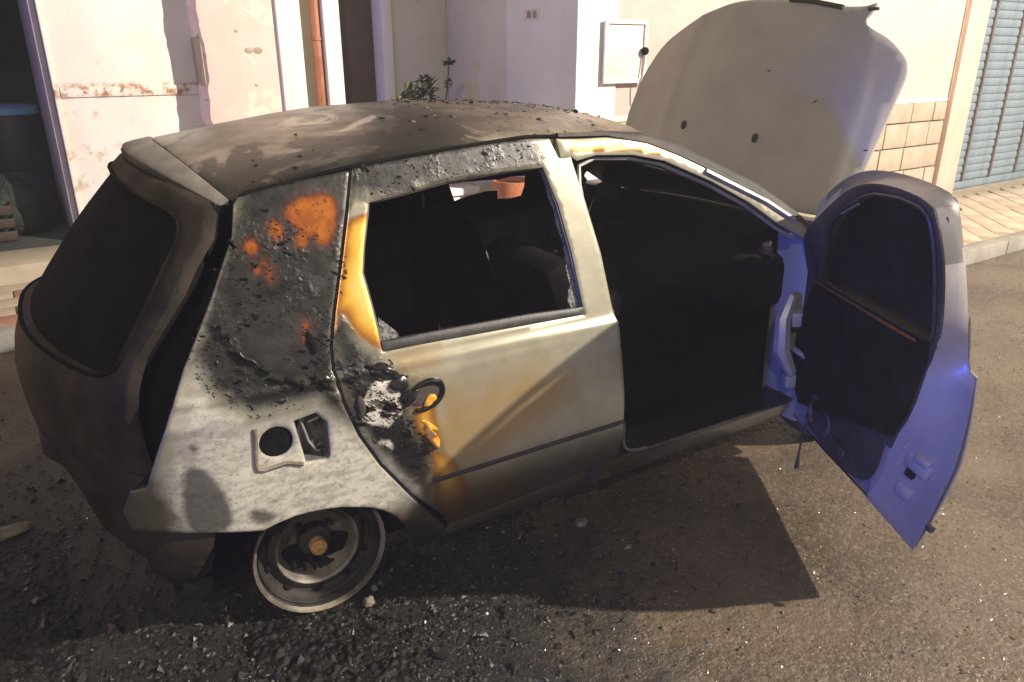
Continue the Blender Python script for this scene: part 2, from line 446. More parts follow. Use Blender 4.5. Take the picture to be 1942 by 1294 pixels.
M['shutter_bar'] = simple('maroon_shutter_bar', (.13, .095, .085), (.17, .12, .105), 9, .55, 0, .2, 40, .003)
M['meter_grey'] = simple('pale_pink_painted_cabinet', (.64, .53, .46), (.71, .60, .53), 4, .6, 0, .1, 40, .003)
M['grey_plastic'] = simple('grey_plastic', (.20, .19, .18), (.28, .27, .26), 10, .5, 0, .1, 60, .002)
M['terracotta'] = simple('terracotta', (.46, .16, .065), (.54, .21, .09), 9, .75, 0, .2, 60, .003)
M['soil'] = simple('potting_soil', (.05, .045, .042), (.09, .08, .072), 30, .9, 0, .6, 60, .01)
M['leaf'] = simple('dark_green_leaf', (.016, .026, .012), (.038, .052, .024), 12, .55, 0, .2, 40, .003)
M['leaf_dry'] = simple('yellowing_leaf', (.20, .18, .05), (.28, .23, .07), 12, .6, 0, .2, 40, .003)
M['stem'] = simple('plant_stem', (.06, .06, .03), (.10, .09, .05), 12, .7, 0, .2, 40, .003)
M['drum_dark'] = simple('dark_blue_plastic', (.006, .009, .017), (.011, .015, .026), 6, .6, 0, .1, 40, .003)
M['drum_lid'] = simple('blue_plastic_lid', (.10, .22, .46), (.14, .28, .54), 6, .3, 0, .1, 40, .003)
M['sack'] = simple('dark_green_tarpaulin', (.008, .012, .008), (.018, .023, .016), 7, .6, 0, .7, 20, .03)
M['crate'] = simple('brown_crate_wood', (.03, .017, .010), (.05, .028, .016), 7, .7, 0, .4, 40, .004)
M['soot_heap'] = simple('wet_clumped_soot', (.0025, .0025, .0023), (.014, .0125, .010), 22, .22, 0, .7, 75, .01, .3, .7)
M['chip'] = simple('wet_stone_chip', (.045, .036, .026), (.17, .14, .10), 40, .10, 0, .4, 120, .003, .8)
M['cinder'] = simple('glossy_cinder', (.006, .006, .0055), (.024, .0215, .017), 30, .42, 0, .5, 90, .004, .35)
M['scrap'] = simple('ashy_scrap', (.09, .08, .062), (.19, .17, .135), 20, .7, 0, .5, 40, .006)
M['orange_line'] = simple('scorched_orange_edge', (.14, .05, .02), (.24, .10, .05), 30, .5, .3, .3, 60, .002)

# ================================================================== ground
obj_from('road', [(-60, -60, 0), (60, -60, 0), (60, 60, 0), (-60, 60, 0)], [(0, 1, 2, 3)], M['asphalt'])['kind'] = 'structure'

def prism(name, poly, z0, z1, mat, parent=None):
    n = len(poly); v = [(x, y, z0) for x, y in poly] + [(x, y, z1) for x, y in poly]
    f = [tuple(range(n))[::-1], tuple(range(n, 2 * n))] + [(i, (i + 1) % n, (i + 1) % n + n, i + n) for i in range(n)]
    return obj_from(name, v, f, mat, parent)
KW = .14
pav = prism('pavement', [(-14, 5.08 + KW), (2.98, 5.08 + KW), (4.28, 2.95 + KW), (24, 2.95 + KW), (24, 6.9), (-14, 6.9)], .0, .105, M['mortar'])
pav['kind'] = 'structure'
# kerb stones, one object each
kerb = empty('kerb', (0, 0, 0)); kerb['kind'] = 'structure'
kp = [((-6, 5.08), (2.9, 5.08), 9), ((2.9, 5.08), (4.22, 2.95), 2), ((4.22, 2.95), (16, 2.95), 12)]
for (a, b, n) in kp:
    a = Vector((*a, 0)); b = Vector((*b, 0)); d = (b - a) / n; L = d.length; dn = d.normalized(); nn = Vector((-dn.y, dn.x, 0))
    for i in range(n):
        m = Matrix.Translation(a + d * (i + .5)) @ Matrix(((dn.x, nn.x, 0, 0), (dn.y, nn.y, 0, 0), (0, 0, 1, 0), (0, 0, 0, 1)))
        MB().box((-L / 2 + .004, 0, -.05), (L / 2 - .004, KW, .118 + random.uniform(-.003, .003)), .012, m).build('kerb_stone', M['concrete'], kerb)
# pavers
def paver_mesh(sx, sy, mat):
    b = MB().box((-sx / 2, -sy / 2, 0), (sx / 2, sy / 2, .03), .006); o = b.build('paver', M[mat]); me = o.data
    bpy.data.objects.remove(o); return me
pm = {k: paver_mesh(.392, .192, k) for k in ('paver_pink', 'paver_cream', 'paver_red')}
def lay(x, y, rot, key):
    o = bpy.data.objects.new('paver', pm[key]); o.location = (x, y, .0915 + random.uniform(-.002, .002)); o.rotation_euler = (random.uniform(-.004, .004), random.uniform(-.004, .004), rot)
    link(o, pav)
cnt = 0
ca, sa = math.cos(R(45)), math.sin(R(45))
for i in range(-20, 80):
    for j in range(-60, 90):
        u = (i + (.5 if j % 2 else 0)) * .40; v = j * .20
        x = 6.2 + u * ca - v * sa; y = 3.0 + u * sa + v * ca
        if 4.75 < x < 13.5 and 3.25 < y < 4.40:
            lay(x, y, R(45), random.choice(['paver_pink', 'paver_cream', 'paver_cream', 'paver_pink'])); cnt += 1
for i in range(-6, 9):
    for j in range(5):
        x = -.9 + i * .40 + (.2 if j % 2 else 0); y = 5.33 + j * .20
        if y < 6.16: lay(x, y, 0, random.choice(['paver_red', 'paver_red', 'paver_cream', 'paver_pink']))

# ================================================================== left house
YL = 6.43
hl = empty('terraced_house', (1.2, YL, 0), label='pale house with rusty white garage door and brown front door left of the car', cat='house')
def P(name, lo, hi, mat, parent=hl, b=.004):
    o = MB().box([lo[0] - 1.2, lo[1] - YL, lo[2]], [hi[0] - 1.2, hi[1] - YL, hi[2]], b).build(name, M[mat], parent)
    return o
# pink wall with a broken left edge, as a subdivided slab
v = []; f = []
zs = np.linspace(0, 3.2, 90)
for k, z in enumerate(zs):
    e = 1.452 + .012 * math.sin(z * 9.) + random.uniform(-.004, .004) + .005 * math.sin(z * 31)
    for (x, y) in ((e + .012, YL - .0), (e + .05, YL - .008), (1.75, YL - .008), (2.034, YL - .008), (2.034, YL + .32), (e - .004, YL + .32), (e, YL + .02)):
        v.append((x - 1.2, y - YL, z))
m_ = 7
for k in range(len(zs) - 1):
    for i in range(m_):
        j = (i + 1) % m_; f.append((k * m_ + i, k * m_ + j, (k + 1) * m_ + j, (k + 1) * m_ + i))
f.append(tuple(range(m_))[::-1])
wl = obj_from('wall', v, f, M['pink_left'], hl, 40)
P('reveal_edge', (1.447, YL + .022, .0), (1.4475 + .012, YL + .318, 3.2), 'tan_edge')
P('lintel_wall', (-3.0, YL, 3.2), (3.575, YL + .35, 6.0), 'pink_left')
P('side_wall', (-8.0, YL, 0), (-1.6, YL + .35, 3.2), 'pink_left')
P('lintel_wall', (-8.0, YL + .002, 3.2), (-3.004, YL + .352, 6.0), 'pink_left')
P('door_frame', (2.034, YL - .045, 0), (2.229, YL + .25, 3.198), 'white_trim', b=.008)
P('recess_wall', (2.229, YL + .20, 0), (2.418, YL + .30, 3.198), 'beige_wall')
P('door_frame', (2.416, YL - .045, 0), (2.558, YL + .25, 3.198), 'white_trim', b=.008)
P('front_door', (2.560, YL + .16, .12), (2.934, YL + .20, 3.0), 'brown_door')
P('door_frame', (2.936, YL - .03, 0), (3.036, YL + .25, 3.198), 'white_trim', b=.008)
P('porch_wall', (3.036, YL, 0), (3.58, YL + .30, 3.198), 'beige_wall')
pipe = MB().tube([(2.372 - 1.2, .035, z) for z in np.linspace(.12, 3.15, 12)], .043, 12)
for z in (.9, 1.75, 2.6): pipe.lathe([(.043, -.012), (.052, -.01), (.052, .01), (.043, .012)], 12, Matrix.Translation((2.372 - 1.2, .035, z)))
pipe.build('drain_pipe', M['copper_pipe'], hl)
# holes and chips in the pink plaster
for (x, z, r) in ((1.80, 1.66, .030), (1.87, 1.66, .034), (1.72, 1.80, .014), (1.83, 1.40, .014)):
    b = MB().lathe([(0, .004), (r * .6, .003), (r, -.001), (r * 1.1, -.004)], 10, Matrix.Translation((x - 1.2, -.009, z)) @ Matrix.Rotation(R(90), 4, 'X') @ Matrix.Diagonal((1.2, .8, 1, 1)))
    b.build('plaster_chip', M['tan_edge'], hl)
# garage: one leaf shut, one folded in
gl = P('garage_door', (.43, YL + .30, .25), (1.447, YL + .34, 2.9), 'rusty_door')
P('rail', (.475, YL + .283, 1.332), (1.44, YL + .2995, 1.405), 'rusty_door', gl, .004)
P('rail', (.475, YL + .283, .27), (1.44, YL + .2995, .36), 'rusty_door', gl, .004)
P('stile', (.432, YL + .286, .26), (.470, YL + .2995, 2.88), 'rusty_door', gl, .004)
P('folded_leaf', (.385, YL + .345, .26), (.428, YL + 1.55, 2.88), 'door_edge')
P('doorstep', (-1.7, 6.2, 0.0), (2.03, YL + .30, .25), 'paver_cream', b=.012)
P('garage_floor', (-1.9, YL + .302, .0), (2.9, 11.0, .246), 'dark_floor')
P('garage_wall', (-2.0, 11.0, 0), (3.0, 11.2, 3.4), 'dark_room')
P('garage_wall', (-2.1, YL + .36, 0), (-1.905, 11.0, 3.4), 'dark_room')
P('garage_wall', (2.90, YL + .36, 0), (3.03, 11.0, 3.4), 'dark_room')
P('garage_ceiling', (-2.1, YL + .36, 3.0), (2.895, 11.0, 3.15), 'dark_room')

# ---- things in the garage
dr = empty('plastic_drum', (.16, 8.05, .246), label='dark plastic drum with blue lid standing in the dim garage', cat='drum')
MB().lathe([(0, 0), (.19, 0), (.215, .03), (.225, .4), (.22, .44), (.235, .47), (.225, .84), (.20, .9), (0, .9)], 28).build('drum_body', M['drum_dark'], dr)
MB().lathe([(.0, .99), (.12, .99), (.20, .975), (.225, .955), (.225, .905), (.19, .902)], 28).build('lid', M['drum_lid'], dr)
def lump(name, loc, s, mat, seed, **k):
    bm = bmesh.new(); bmesh.ops.create_icosphere(bm, subdivisions=3, radius=1); rr = random.Random(seed)
    ph = [rr.uniform(0, 6) for _ in range(6)]
    for v_ in bm.verts:
        c_ = v_.co.copy(); q = 1 + .16 * math.sin(c_.x * 3 + ph[0]) * math.sin(c_.y * 4 + ph[1]) + .10 * math.sin(c_.z * 7 + ph[2] + c_.x * 5)
        c_ *= q; v_.co = Vector((c_.x * s[0], c_.y * s[1], max(c_.z, -.55) * s[2] + .55 * s[2]))
    me = bpy.data.meshes.new(name); bm.to_mesh(me); bm.free(); me.materials.append(M[mat])
    me.polygons.foreach_set('use_smooth', [True] * len(me.polygons))
    o = bpy.data.objects.new(name, me); o.location = loc; link(o); tag(o, **k); return o
lump('tarpaulin_heap', (.02, 7.45, .246), (.28, .24, .30), 'sack', 3, label='crumpled dark green tarpaulin heap in front of the drum in the garage', cat='tarpaulin')
cr = empty('wooden_crate', (-.16, 7.15, .246), label='small brown wooden crate at the left edge inside the garage', cat='crate')
for i in range(3):
    for s_ in (-1, 1):
        MB().box((-.16, s_ * .12 - .008, .02 + i * .1), (.16, s_ * .12 + .008, .09 + i * .1), .002).build('slat', M['crate'], cr)
        MB().box((s_ * .16 - .008, -.11, .02 + i * .1), (s_ * .16 + .008, .11, .09 + i * .1), .002).build('slat', M['crate'], cr)
MB().box((-.15, -.11, .005), (.15, .11, .018), .002).build('bottom_board', M['crate'], cr)

# ================================================================== right house
YR = 4.55
hr = empty('street_house', (6.0, YR, 0), label='pink plastered house with stone block base and grey roller shutter behind the bonnet', cat='house')
def Q(name, lo, hi, mat, parent=hr, b=.004, **k):
    return MB().box([lo[0] - 6, lo[1] - YR, lo[2]], [hi[0] - 6, hi[1] - YR, hi[2]], b).build(name, M[mat], parent, **k)
Q('wall', (3.96, YR, 1.15), (8.76, YR + .3, 6.0), 'pink')
Q('base_backing', (3.96, YR + .012, .1), (8.76, YR + .28, 1.146), 'mortar')
Q('corner_pier', (3.575, YR - .02, .1), (3.957, YR + .89, 6.0), 'white_wall', b=.008)
Q('porch_side_wall', (3.58, YR + .892, .1), (3.95, YL - .003, 6.0), 'beige_wall')
Q('pilaster', (8.765, YR - .06, .1), (9.16, YR + .3, 6.0), 'pink_trim', b=.008)
Q('pilaster_groove', (8.748, YR - .02, 1.15), (8.763, YR + .05, 6.0), 'tan_edge')
# block base course by course
hts = [(.105, .452), (.458, .695), (.70, .948), (.953, 1.148)]
for k, (z0, z1) in enumerate(hts):
    x = 3.962 - (.22 if k % 2 else 0)
    while x < 8.74:
        L = random.uniform(.40, .52); x1 = min(x + L, 8.745); a = max(x, 3.962)
        if x1 - a > .05:
            Q('block', (a, YR - .022 + random.uniform(-.006, .006), z0 + .004), (x1 - .012, YR + .05, z1 - .004 + random.uniform(-.003, .003)), 'block', b=.010)
        x = x1 + .003
Q('plaster_lip', (3.962, YR - .010, 1.148), (8.745, YR - .0015, 1.19), 'pink_left', b=.003)
# shutter
sh = Q('roller_shutter', (9.165, YR + .095, .11), (12.6, YR + .11, 2.9), 'shutter')
sh.name = 'roller_shutter'
z = .20
sm = None
while z < 2.8:
    if sm is None:
        vv = []; ff = []
        prof = [(.0, .0), (-.012, .004), (-.020, .025), (-.018, .060), (-.010, .082), (.0, .088)]
        for x_ in (9.168 - 6, 12.58 - 6):
            for (y_, h_) in prof: vv.append((x_, .094 + y_, h_))
        ff = [(i, i + 1, i + 7, i + 6) for i in range(5)] + [(0, 6, 11, 5)]
        o = obj_from('slat', vv, ff, M['shutter'], sh, 40); sm = o.data; o.location = (0, 0, z)
    else:
        o = bpy.data.objects.new('slat', sm); o.location = (random.uniform(-.004, .004), random.uniform(-.002, .002), z); link(o, sh)
    z += .09
Q('bottom_bar', (9.168, YR + .05, .118), (12.58, YR + .092, .196), 'shutter', sh)
for x in (9.565, 10.21, 10.86): Q('guide_bar', (x - .017, YR + .05, .20), (x + .017, YR + .0725, 2.85), 'shutter_bar', sh)
Q('shutter_sill', (9.165, YR - .02, .1), (12.6, YR + .05, .117), 'concrete')
Q('far_wall', (12.605, YR, .1), (24, YR + .3, 6), 'pink'); Q('shutter_lintel', (9.163, YR + .0, 2.9), (12.6, YR + .3, 6), 'pink')
# meter cabinet
mc = Q('meter_cabinet', (3.81, YR - .045, 1.44), (4.205, YR - .021, 1.857), 'meter_grey', b=.004)
fr = MB()
x0, x1, z0, z1 = 3.80 - 6, 4.215 - 6, 1.43, 1.867
fr.box((x0, -.062, z0), (x0 + .028, -.046, z1), .003).box((x1 - .028, -.062, z0), (x1, -.046, z1), .003)
fr.box((x0 + .03, -.062, z0), (x1 - .03, -.046, z0 + .028), .003).box((x0 + .03, -.062, z1 - .028), (x1 - .03, -.046, z1), .003)
fr.build('frame', M['white_wall'], mc)
MB().lathe([(0, .03), (.02, .03), (.028, .02), (.03, 0)], 16, Matrix.Translation((4.185 - 6, -.062, 1.655)) @ Matrix.Rotation(R(90), 4, 'X')).build('lock', M['black'], mc)
MB().tube([(4.185 - 6, -.075, 1.63), (4.18 - 6, -.072, 1.55), (4.165 - 6, -.07, 1.47), (4.15 - 6, -.06, 1.40), (4.145 - 6, -.03, 1.28)], .006, 6).build('cable', M['grey_plastic'], mc)
for zz_ in (1.80, 1.77): Q('label_plate', (4.12, YR - .0475, zz_), (4.16, YR - .0455, zz_ + .012), 'white_trim', mc, .0)
sp = MB().box((3.572 - 6, 4.99 - YR, 1.875), (3.5785 - 6, 5.19 - YR, 1.955), .003)
sp.build('switch_plate', M['meter_grey'], hr)
for yy in (5.045, 5.12): MB().box((3.567 - 6, yy - YR - .02, 1.89), (3.5715 - 6, yy - YR + .025, 1.94), .002).build('switch', M['grey_plastic'], hr)

# ---- low white wall, pot, plant behind the car
lw = empty('low_wall', (2.9, 5.42, .105), label='low white masonry wall with a coping in front of the porch', cat='low wall')
MB().box((-.7, 0, 0), (.36, .2, .44), .006).build('wall_body', M['white_wall'], lw)
MB().box((-.72, -.03, .4405), (.38, .23, .50), .012).build('coping', M['white_wall'], lw)
pt = empty('flower_pot', (3.345, 5.0, .105), label='terracotta flower pot with grey soil seen through the burnt car windows', cat='flower pot')
MB().lathe([(0, 0), (.10, 0), (.13, .45), (.16, .46), (.165, .60), (.145, .60), (.14, .56), (0, .56)], 28).build('pot', M['terracotta'], pt)
MB().lathe([(0, .585), (.08, .58), (.139, .566), (.139, .562)], 20).build('soil', M['soil'], pt)
def leaf(b, p, d, L, wd):
    d = d.normalized(); s_ = d.cross(Zv); s_ = s_.normalized() if s_.length > .05 else Vector((1, 0, 0)); up = s_.cross(d)
    b.add([p, p + d * L * .5 + s_ * wd + up * L * .06, p + d * L + up * (-L * .12), p + d * L * .5 - s_ * wd + up * L * .06], [(0, 1, 2, 3)])
pl = empty('bushy_plant', (3.0, 5.80, .105), label='dark leafy plant with one tall flower stalk behind the car roof', cat='plant')
st = MB(); lf = MB(); ly = MB(); rr = random.Random(5)
for k in range(16):
    a = rr.uniform(0, 6.3); r0 = rr.uniform(.05, .36)
    top = Vector((math.cos(a) * r0 * 1.0, math.sin(a) * r0 * .5, rr.uniform(1.12, 1.38) - r0 * .3))
    st.tube([(0, 0, 0), (top.x * .4, top.y * .4, top.z * .55), tuple(top)], [.010, .007, .003], 5)
    for q in range(60):
        t_ = rr.uniform(.45, 1.03); p_ = Vector((top.x * t_, top.y * t_, top.z * t_))
        leaf(ly if (top.x < -.17 and rr.random() < .6) else lf, p_, Vector((rr.uniform(-1, 1), rr.uniform(-1, 1), rr.uniform(-.3, .7))), rr.uniform(.05, .12), rr.uniform(.018, .034))
st.tube([(0, 0, 0), (.12, -.02, .7), (.20, -.04, 1.28), (.215, -.05, 1.44)], [.009, .008, .006, .005], 6)
for q in range(60):
    leaf(lf, Vector((.215, -.05, 1.455)), Vector((rr.uniform(-1, 1), rr.uniform(-1, 1), rr.uniform(-.15, .45))), rr.uniform(.03, .075), .014)
for q in range(30):
    leaf(lf, Vector((.205 + rr.uniform(-.02, .02), -.045, 1.30 + rr.uniform(-.03, .03))), Vector((rr.uniform(-1, 1), rr.uniform(-1, 1), rr.uniform(-.2, .6))), rr.uniform(.03, .05), .012)
st.build('stem', M['stem'], pl); lf.build('foliage', M['leaf'], pl, None); ly.build('dry_foliage', M['leaf_dry'], pl, None)

# ================================================================== the burnt car (car space: x forward from the rear axle, y left, z up)
car = empty('burnt_hatchback', (.526, 2.623, 0), (0, R(-1.7), R(-4.2)),
            label='burnt out silver five door hatchback with raised bonnet and open front door', cat='car')
def W(x, z):
    w_ = .828
    if z < .45: w_ -= .10 * ((.45 - z) / .3) ** 2
    if .78 < z < .83: w_ -= .045 * (z - .78) / .1
    if z >= .83: w_ -= .0225 + (z - .83) * .36
    if x < -.05: w_ -= .9 * (-.05 - x) ** 2
    if x > 2.3: w_ -= .2 * (x - 2.3) ** 2
    return w_
def bulge(x, z):                        # pressed crease under the windows and the waist line
    b = 0.0
    b += .006 * math.exp(-((z - (.822 - .028 * (x - .35))) / .010) ** 2)
    b += .004 * max(0, 1 - abs(z - .60) / .16)
    return b
def sideR(u, v, d): return (u, -(W(u, v) + bulge(u, v) - d), v)
def sideL(u, v, d): return (u, (W(u, v) + bulge(u, v) - d), v)
zz = [.2, .35, .5, .62, .72, .80, .87, .95, 1.05, 1.15, 1.28, 1.34, 1.38]
xx = [-.46, -.52, -.555, -.572, -.580, -.580, -.565, -.53, -.45, -.37, -.245, -.18, -.13]
def XRr(y, z): return float(np.interp(z, zz, xx)) + .30 * (abs(y) / .74) ** 2.4
def rear(u, v, d): return (XRr(u, v) + d, u, v)
ZX = [-.2, -.12, .13, .35, .5, .8, 1.04, 1.27, 1.40, 1.55]; ZZ = [1.365, 1.385, 1.42, 1.445, 1.457, 1.46, 1.447, 1.425, 1.40, 1.36]
def roofz(x, y):
    dr_ = np.interp(x, [0, .1, .35, .65, .92, 1.2, 1.4], [.115, .11, .095, .088, .082, .075, .07])
    return float(np.interp(x, ZX, ZZ) - dr_ * (min(abs(y), .66) / .605) ** 2.3)
def roofs(u, v, d): return (u, v, roofz(u, v) - d)

# ---- stain outlines in side view (x, z)
G1 = smooth_poly([(.312,1.258),(.455,1.258),(.440,1.138),(.425,1.073),(.415,1.0),(.375,.880),(.343,.856),(.30,.885),(.266,.93),(.244,.985),(.234,.945),(.205,.925),(.202,.95),(.220,1.0),(.262,1.11)], 1)
G3 = [(1.040,1.358),(1.212,1.354),(1.378,1.324),(1.527,1.273),(1.479,1.269),(1.307,1.306),(1.075,1.321)]
G4 = smooth_poly([(0.400,0.735),(0.470,0.720),(0.470,0.626),(0.476,0.535),(0.424,0.555),(0.390,0.620)])
G5 = smooth_poly([(0.419,0.404),(0.60,0.395),(0.65,0.30),(0.60,0.24),(0.491,0.233),(0.43,0.33)])
G6 = smooth_poly([(.425,.545),(.47,.535),(.515,.49),(.53,.44),(.56,.37),(.58,.30),(.54,.235),(.49,.225),(.44,.36),(.445,.45)])
TINT = [smooth_poly([(0.44,0.60),(0.50,0.715),(0.603,0.690),(0.70,0.722),(0.80,0.715),(0.96,0.66),(0.90,0.56),(0.694,0.46),(0.56,0.448),(0.46,0.47)]),
        smooth_poly([(0.42,0.42),(0.66,0.40),(0.80,0.30),(0.75,0.24),(0.48,0.24)]), smooth_poly([(.36,.845),(.50,.850),(.46,.80),(.37,.79)])]
SOOTQ = [(0.081,1.40),(0.40,1.40),(0.300,1.134),(0.225,0.929),(0.210,0.797),(0.255,0.632),(0.178,0.708),(0.128,0.770),(-0.035,0.776),(-0.122,0.839),(-0.16,0.932),(-0.10,1.072),(-0.02,1.211)]
SOOTD = [(0.30,1.40),(0.92,1.40),(0.974,1.37),(0.968,1.285),(0.808,1.28),(0.631,1.268),(0.480,1.252),(0.386,1.252),(0.321,1.262),(0.270,1.108),(0.215,0.981),(0.253,1.002),(0.290,0.906),(0.345,0.835),(0.384,0.782),(0.430,0.763),(0.385,0.653),(0.464,0.539),(0.449,0.453),(0.419,0.369),(0.46,0.233),(0.370,0.380),(0.225,0.632),(0.181,0.797),(0.194,0.929)]
ASH = [(-0.142,0.919),(-0.211,0.764),(-0.27,0.66),(-0.255,0.55),(-0.245,0.44),(-0.058,0.40),(0.177,0.40),(0.301,0.37),(0.355,0.377),(0.395,0.385),(0.257,0.613),(0.192,0.704),(0.127,0.762),(-0.036,0.769),(-0.124,0.833)]
SPOT = [smooth_poly([(-0.217,0.690),(-0.155,0.662),(-0.120,0.518),(-0.145,0.47),(-0.243,0.48)]), smooth_poly([(-0.086,0.524),(-0.040,0.513),(-0.017,0.474),(-0.041,0.457),(-0.086,0.482)]),
        smooth_poly([(-.19,.735),(-.178,.735),(-.178,.72),(-.19,.72)]), smooth_poly([(.33,.33),(.40,.30),(.52,.15),(.40,.1),(.36,.25)])]
RUST = [smooth_poly([(0.150,1.257),(0.200,1.285),(0.294,1.285),(0.284,1.214),(0.262,1.170),(0.194,1.190),(0.160,1.225)])]
for (cx, cz, r) in ((.12,1.215,.021),(.182,1.181,.018),(.053,1.182,.019),(.24,1.187,.027),(.12,1.194,.010),(.086,1.117,.010),(.081,1.098,.010),(.056,1.121,.008),(.075,1.14,.006),(.139,.942,.012),(.145,.97,.010)):
    RUST.append([(cx + r * math.cos(a) * .9, cz + r * math.sin(a)) for a in np.linspace(0, 6.28, 13)[:-1]])
WHITE = [smooth_poly([(0.238,0.700),(0.262,0.765),(0.300,0.800),(0.345,0.80),(0.358,0.757),(0.372,0.690),(0.345,.675),(0.316,0.652),(0.266,0.684)]), smooth_poly([(0.274,0.604),(0.290,0.620),(0.318,0.610),(0.334,0.575),(.318,.588),(.295,.603)])]
SA = dict(gold=lambda V: np.maximum(sds(V, [G1]) * .9, sds(V, [G3, G4, G6])) - np.clip((V[:, 1] - 1.19) * .9, 0, .06) * (V[:, 0] < .6), tint=lambda V: sds(V, TINT), soot=lambda V: sds(V, [SOOTQ, SOOTD]) - np.clip(sd(V, G1) - .004, 0, .05) * 7, ash=lambda V: sds(V, [ASH]),
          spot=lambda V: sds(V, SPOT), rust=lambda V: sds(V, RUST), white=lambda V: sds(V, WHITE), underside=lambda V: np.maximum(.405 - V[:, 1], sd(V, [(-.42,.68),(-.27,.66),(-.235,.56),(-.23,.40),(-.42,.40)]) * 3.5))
def none_attrs(**k):
    d = {a: (lambda V: np.full(len(V), -.4)) for a in SA}; d.update(k); return d

# ---- right side panels
SEAM = [(0.350,1.338),(0.317,1.238),(0.270,1.108),(0.222,0.981),(0.197,0.904),(0.191,0.844),(0.199,0.766),(0.232,0.652),(0.283,0.543),(0.369,0.406),(0.492,0.225)]
ARCH = [(0.505,.13),(0.415,.10),(0.394,0.181),(0.370,.25),(0.348,0.294),(.32,.342),(0.285,0.380),(.25,.405),(0.208,0.422),(.16,.44),(0.118,0.449),(.07,.456),(0.03,0.457),(-.015,.452),(-0.057,0.443),(-0.172,0.472),(-0.257,0.488)]
LAMPB = [(-0.345,0.622),(-0.305,0.634),(-0.245,0.769),(-0.165,0.922),(-0.071,1.072),(0.011,1.211),(0.032,1.285)]
fuel_hole = [(.012 + .044 * math.cos(a), .695 + .044 * math.sin(a)) for a in np.linspace(0, 6.28, 25)[:-1]]
fuel_bay = [(.064,.742),(.125,.750),(.152,.714),(.149,.612),(.140,.604),(.080,.612)]
quarter = SEAM + ARCH + [(-0.36,0.505),(-.372,.56)] + LAMPB + [(0.05,1.305),(0.16,1.322)]
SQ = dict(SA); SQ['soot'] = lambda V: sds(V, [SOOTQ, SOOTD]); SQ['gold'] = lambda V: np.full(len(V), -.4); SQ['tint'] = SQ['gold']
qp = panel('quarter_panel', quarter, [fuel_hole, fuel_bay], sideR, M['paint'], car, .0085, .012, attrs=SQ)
qp['label'] = 'scorched rear quarter panel with soot, white ash and orange rust blisters'
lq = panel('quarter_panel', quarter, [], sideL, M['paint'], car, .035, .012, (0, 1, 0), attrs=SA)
g_ = .007
DOORSEAM = [(x + g_, z) for x, z in SEAM]
DOORSEAM[-1] = (.505, .215)
win = [(0.384,1.251),(0.344,1.139),(0.325,1.073),(0.332,0.988),(0.337,0.866),(0.453,0.864),(1.009,0.843),(1.003,1.030),(0.987,1.173),(0.957,1.288),(0.808,1.289),(0.631,1.280),(0.480,1.261)]
rdoor = [(0.357,1.342),(0.50,1.353),(0.651,1.363),(0.800,1.371),(0.920,1.374),(0.999,1.368),(1.020,1.310),(1.065,1.309),(1.088,1.177),(1.111,1.014),(1.116,.835),(1.124,.80),(1.14,.671),(1.156,.511),(1.158,.41),(1.160,.262),(.53,.215)] + DOORSEAM[::-1][1:-1]
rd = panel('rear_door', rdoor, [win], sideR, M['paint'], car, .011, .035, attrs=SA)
rd['label'] = 'rear door, half silver and half sooted, with melted handle'
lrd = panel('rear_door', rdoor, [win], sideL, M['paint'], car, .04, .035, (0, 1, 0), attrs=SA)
def side_tube(pts, r, off, name, mat, par, n=6, sy=-1):
    P_ = [(x, sy * (W(x, z) + bulge(x, z) + off), z) for x, z in dens(pts, .03, False)]
    return MB().tube(P_, r, n).build(name, mat, par)
# seam gap behind the door edge
side_tube(SEAM, .006, -.006, 'door_gap', M['black'], rd)
# window rubber, lower rail, trim moulding
panel('window_seal', [(.338,.866),(.453,.864),(1.011,.845),(1.011,.866),(.80,.880),(.453,.890),(.338,.892)], [], lambda u, v, d: sideR(u, v, d - .004), M['rubber'], rd, .03, .012)
side_tube([(1.008,.86),(1.000,1.03),(.984,1.173),(.957,1.283)], .006, -.012, 'window_seal', M['rubber'], rd)
side_tube([(.340,.89),(.334,.99),(.328,1.073),(.347,1.139),(.386,1.249),(.48,1.258),(.63,1.277),(.81,1.286),(.95,1.286)], .006, -.014, 'window_seal', M['rubber'], rd)
panel('trim_moulding', [(.440,.424),(1.157,.424),(1.157,.441),(.440,.441)], [], lambda u, v, d: sideR(u, v, d - .003), M['rubber'], rd, .03, .008, bev=.003)
# window glass remnants
panel('window_glass', [(1.003,.862),(.975,.862),(.962,.885),(.985,.93),(.983,1.0),(.990,1.04),(.979,1.10),(.978,1.15),(.966,1.20),(.964,1.245),(.952,1.275),(.957,1.284),(.984,1.173),(.999,1.03)], [], lambda u, v, d: sideR(u, v, d + .020), M['shard'], rd, .02, .004, bev=0, jitter=.004)
panel('window_glass', [(.341,.87),(.348,.95),(.372,.925),(.395,.90),(.398,.876),(.41,.868)], [], lambda u, v, d: sideR(u, v, d + .018), M['shard'], rd, .02, .004, bev=0)
panel('window_glass', [(.352,1.14),(.362,1.19),(.375,1.205),(.372,1.215),(.382,1.23),(.378,1.243),(.366,1.20)], [], lambda u, v, d: sideR(u, v, d + .018), M['shard'], rd, .02, .004, bev=0)
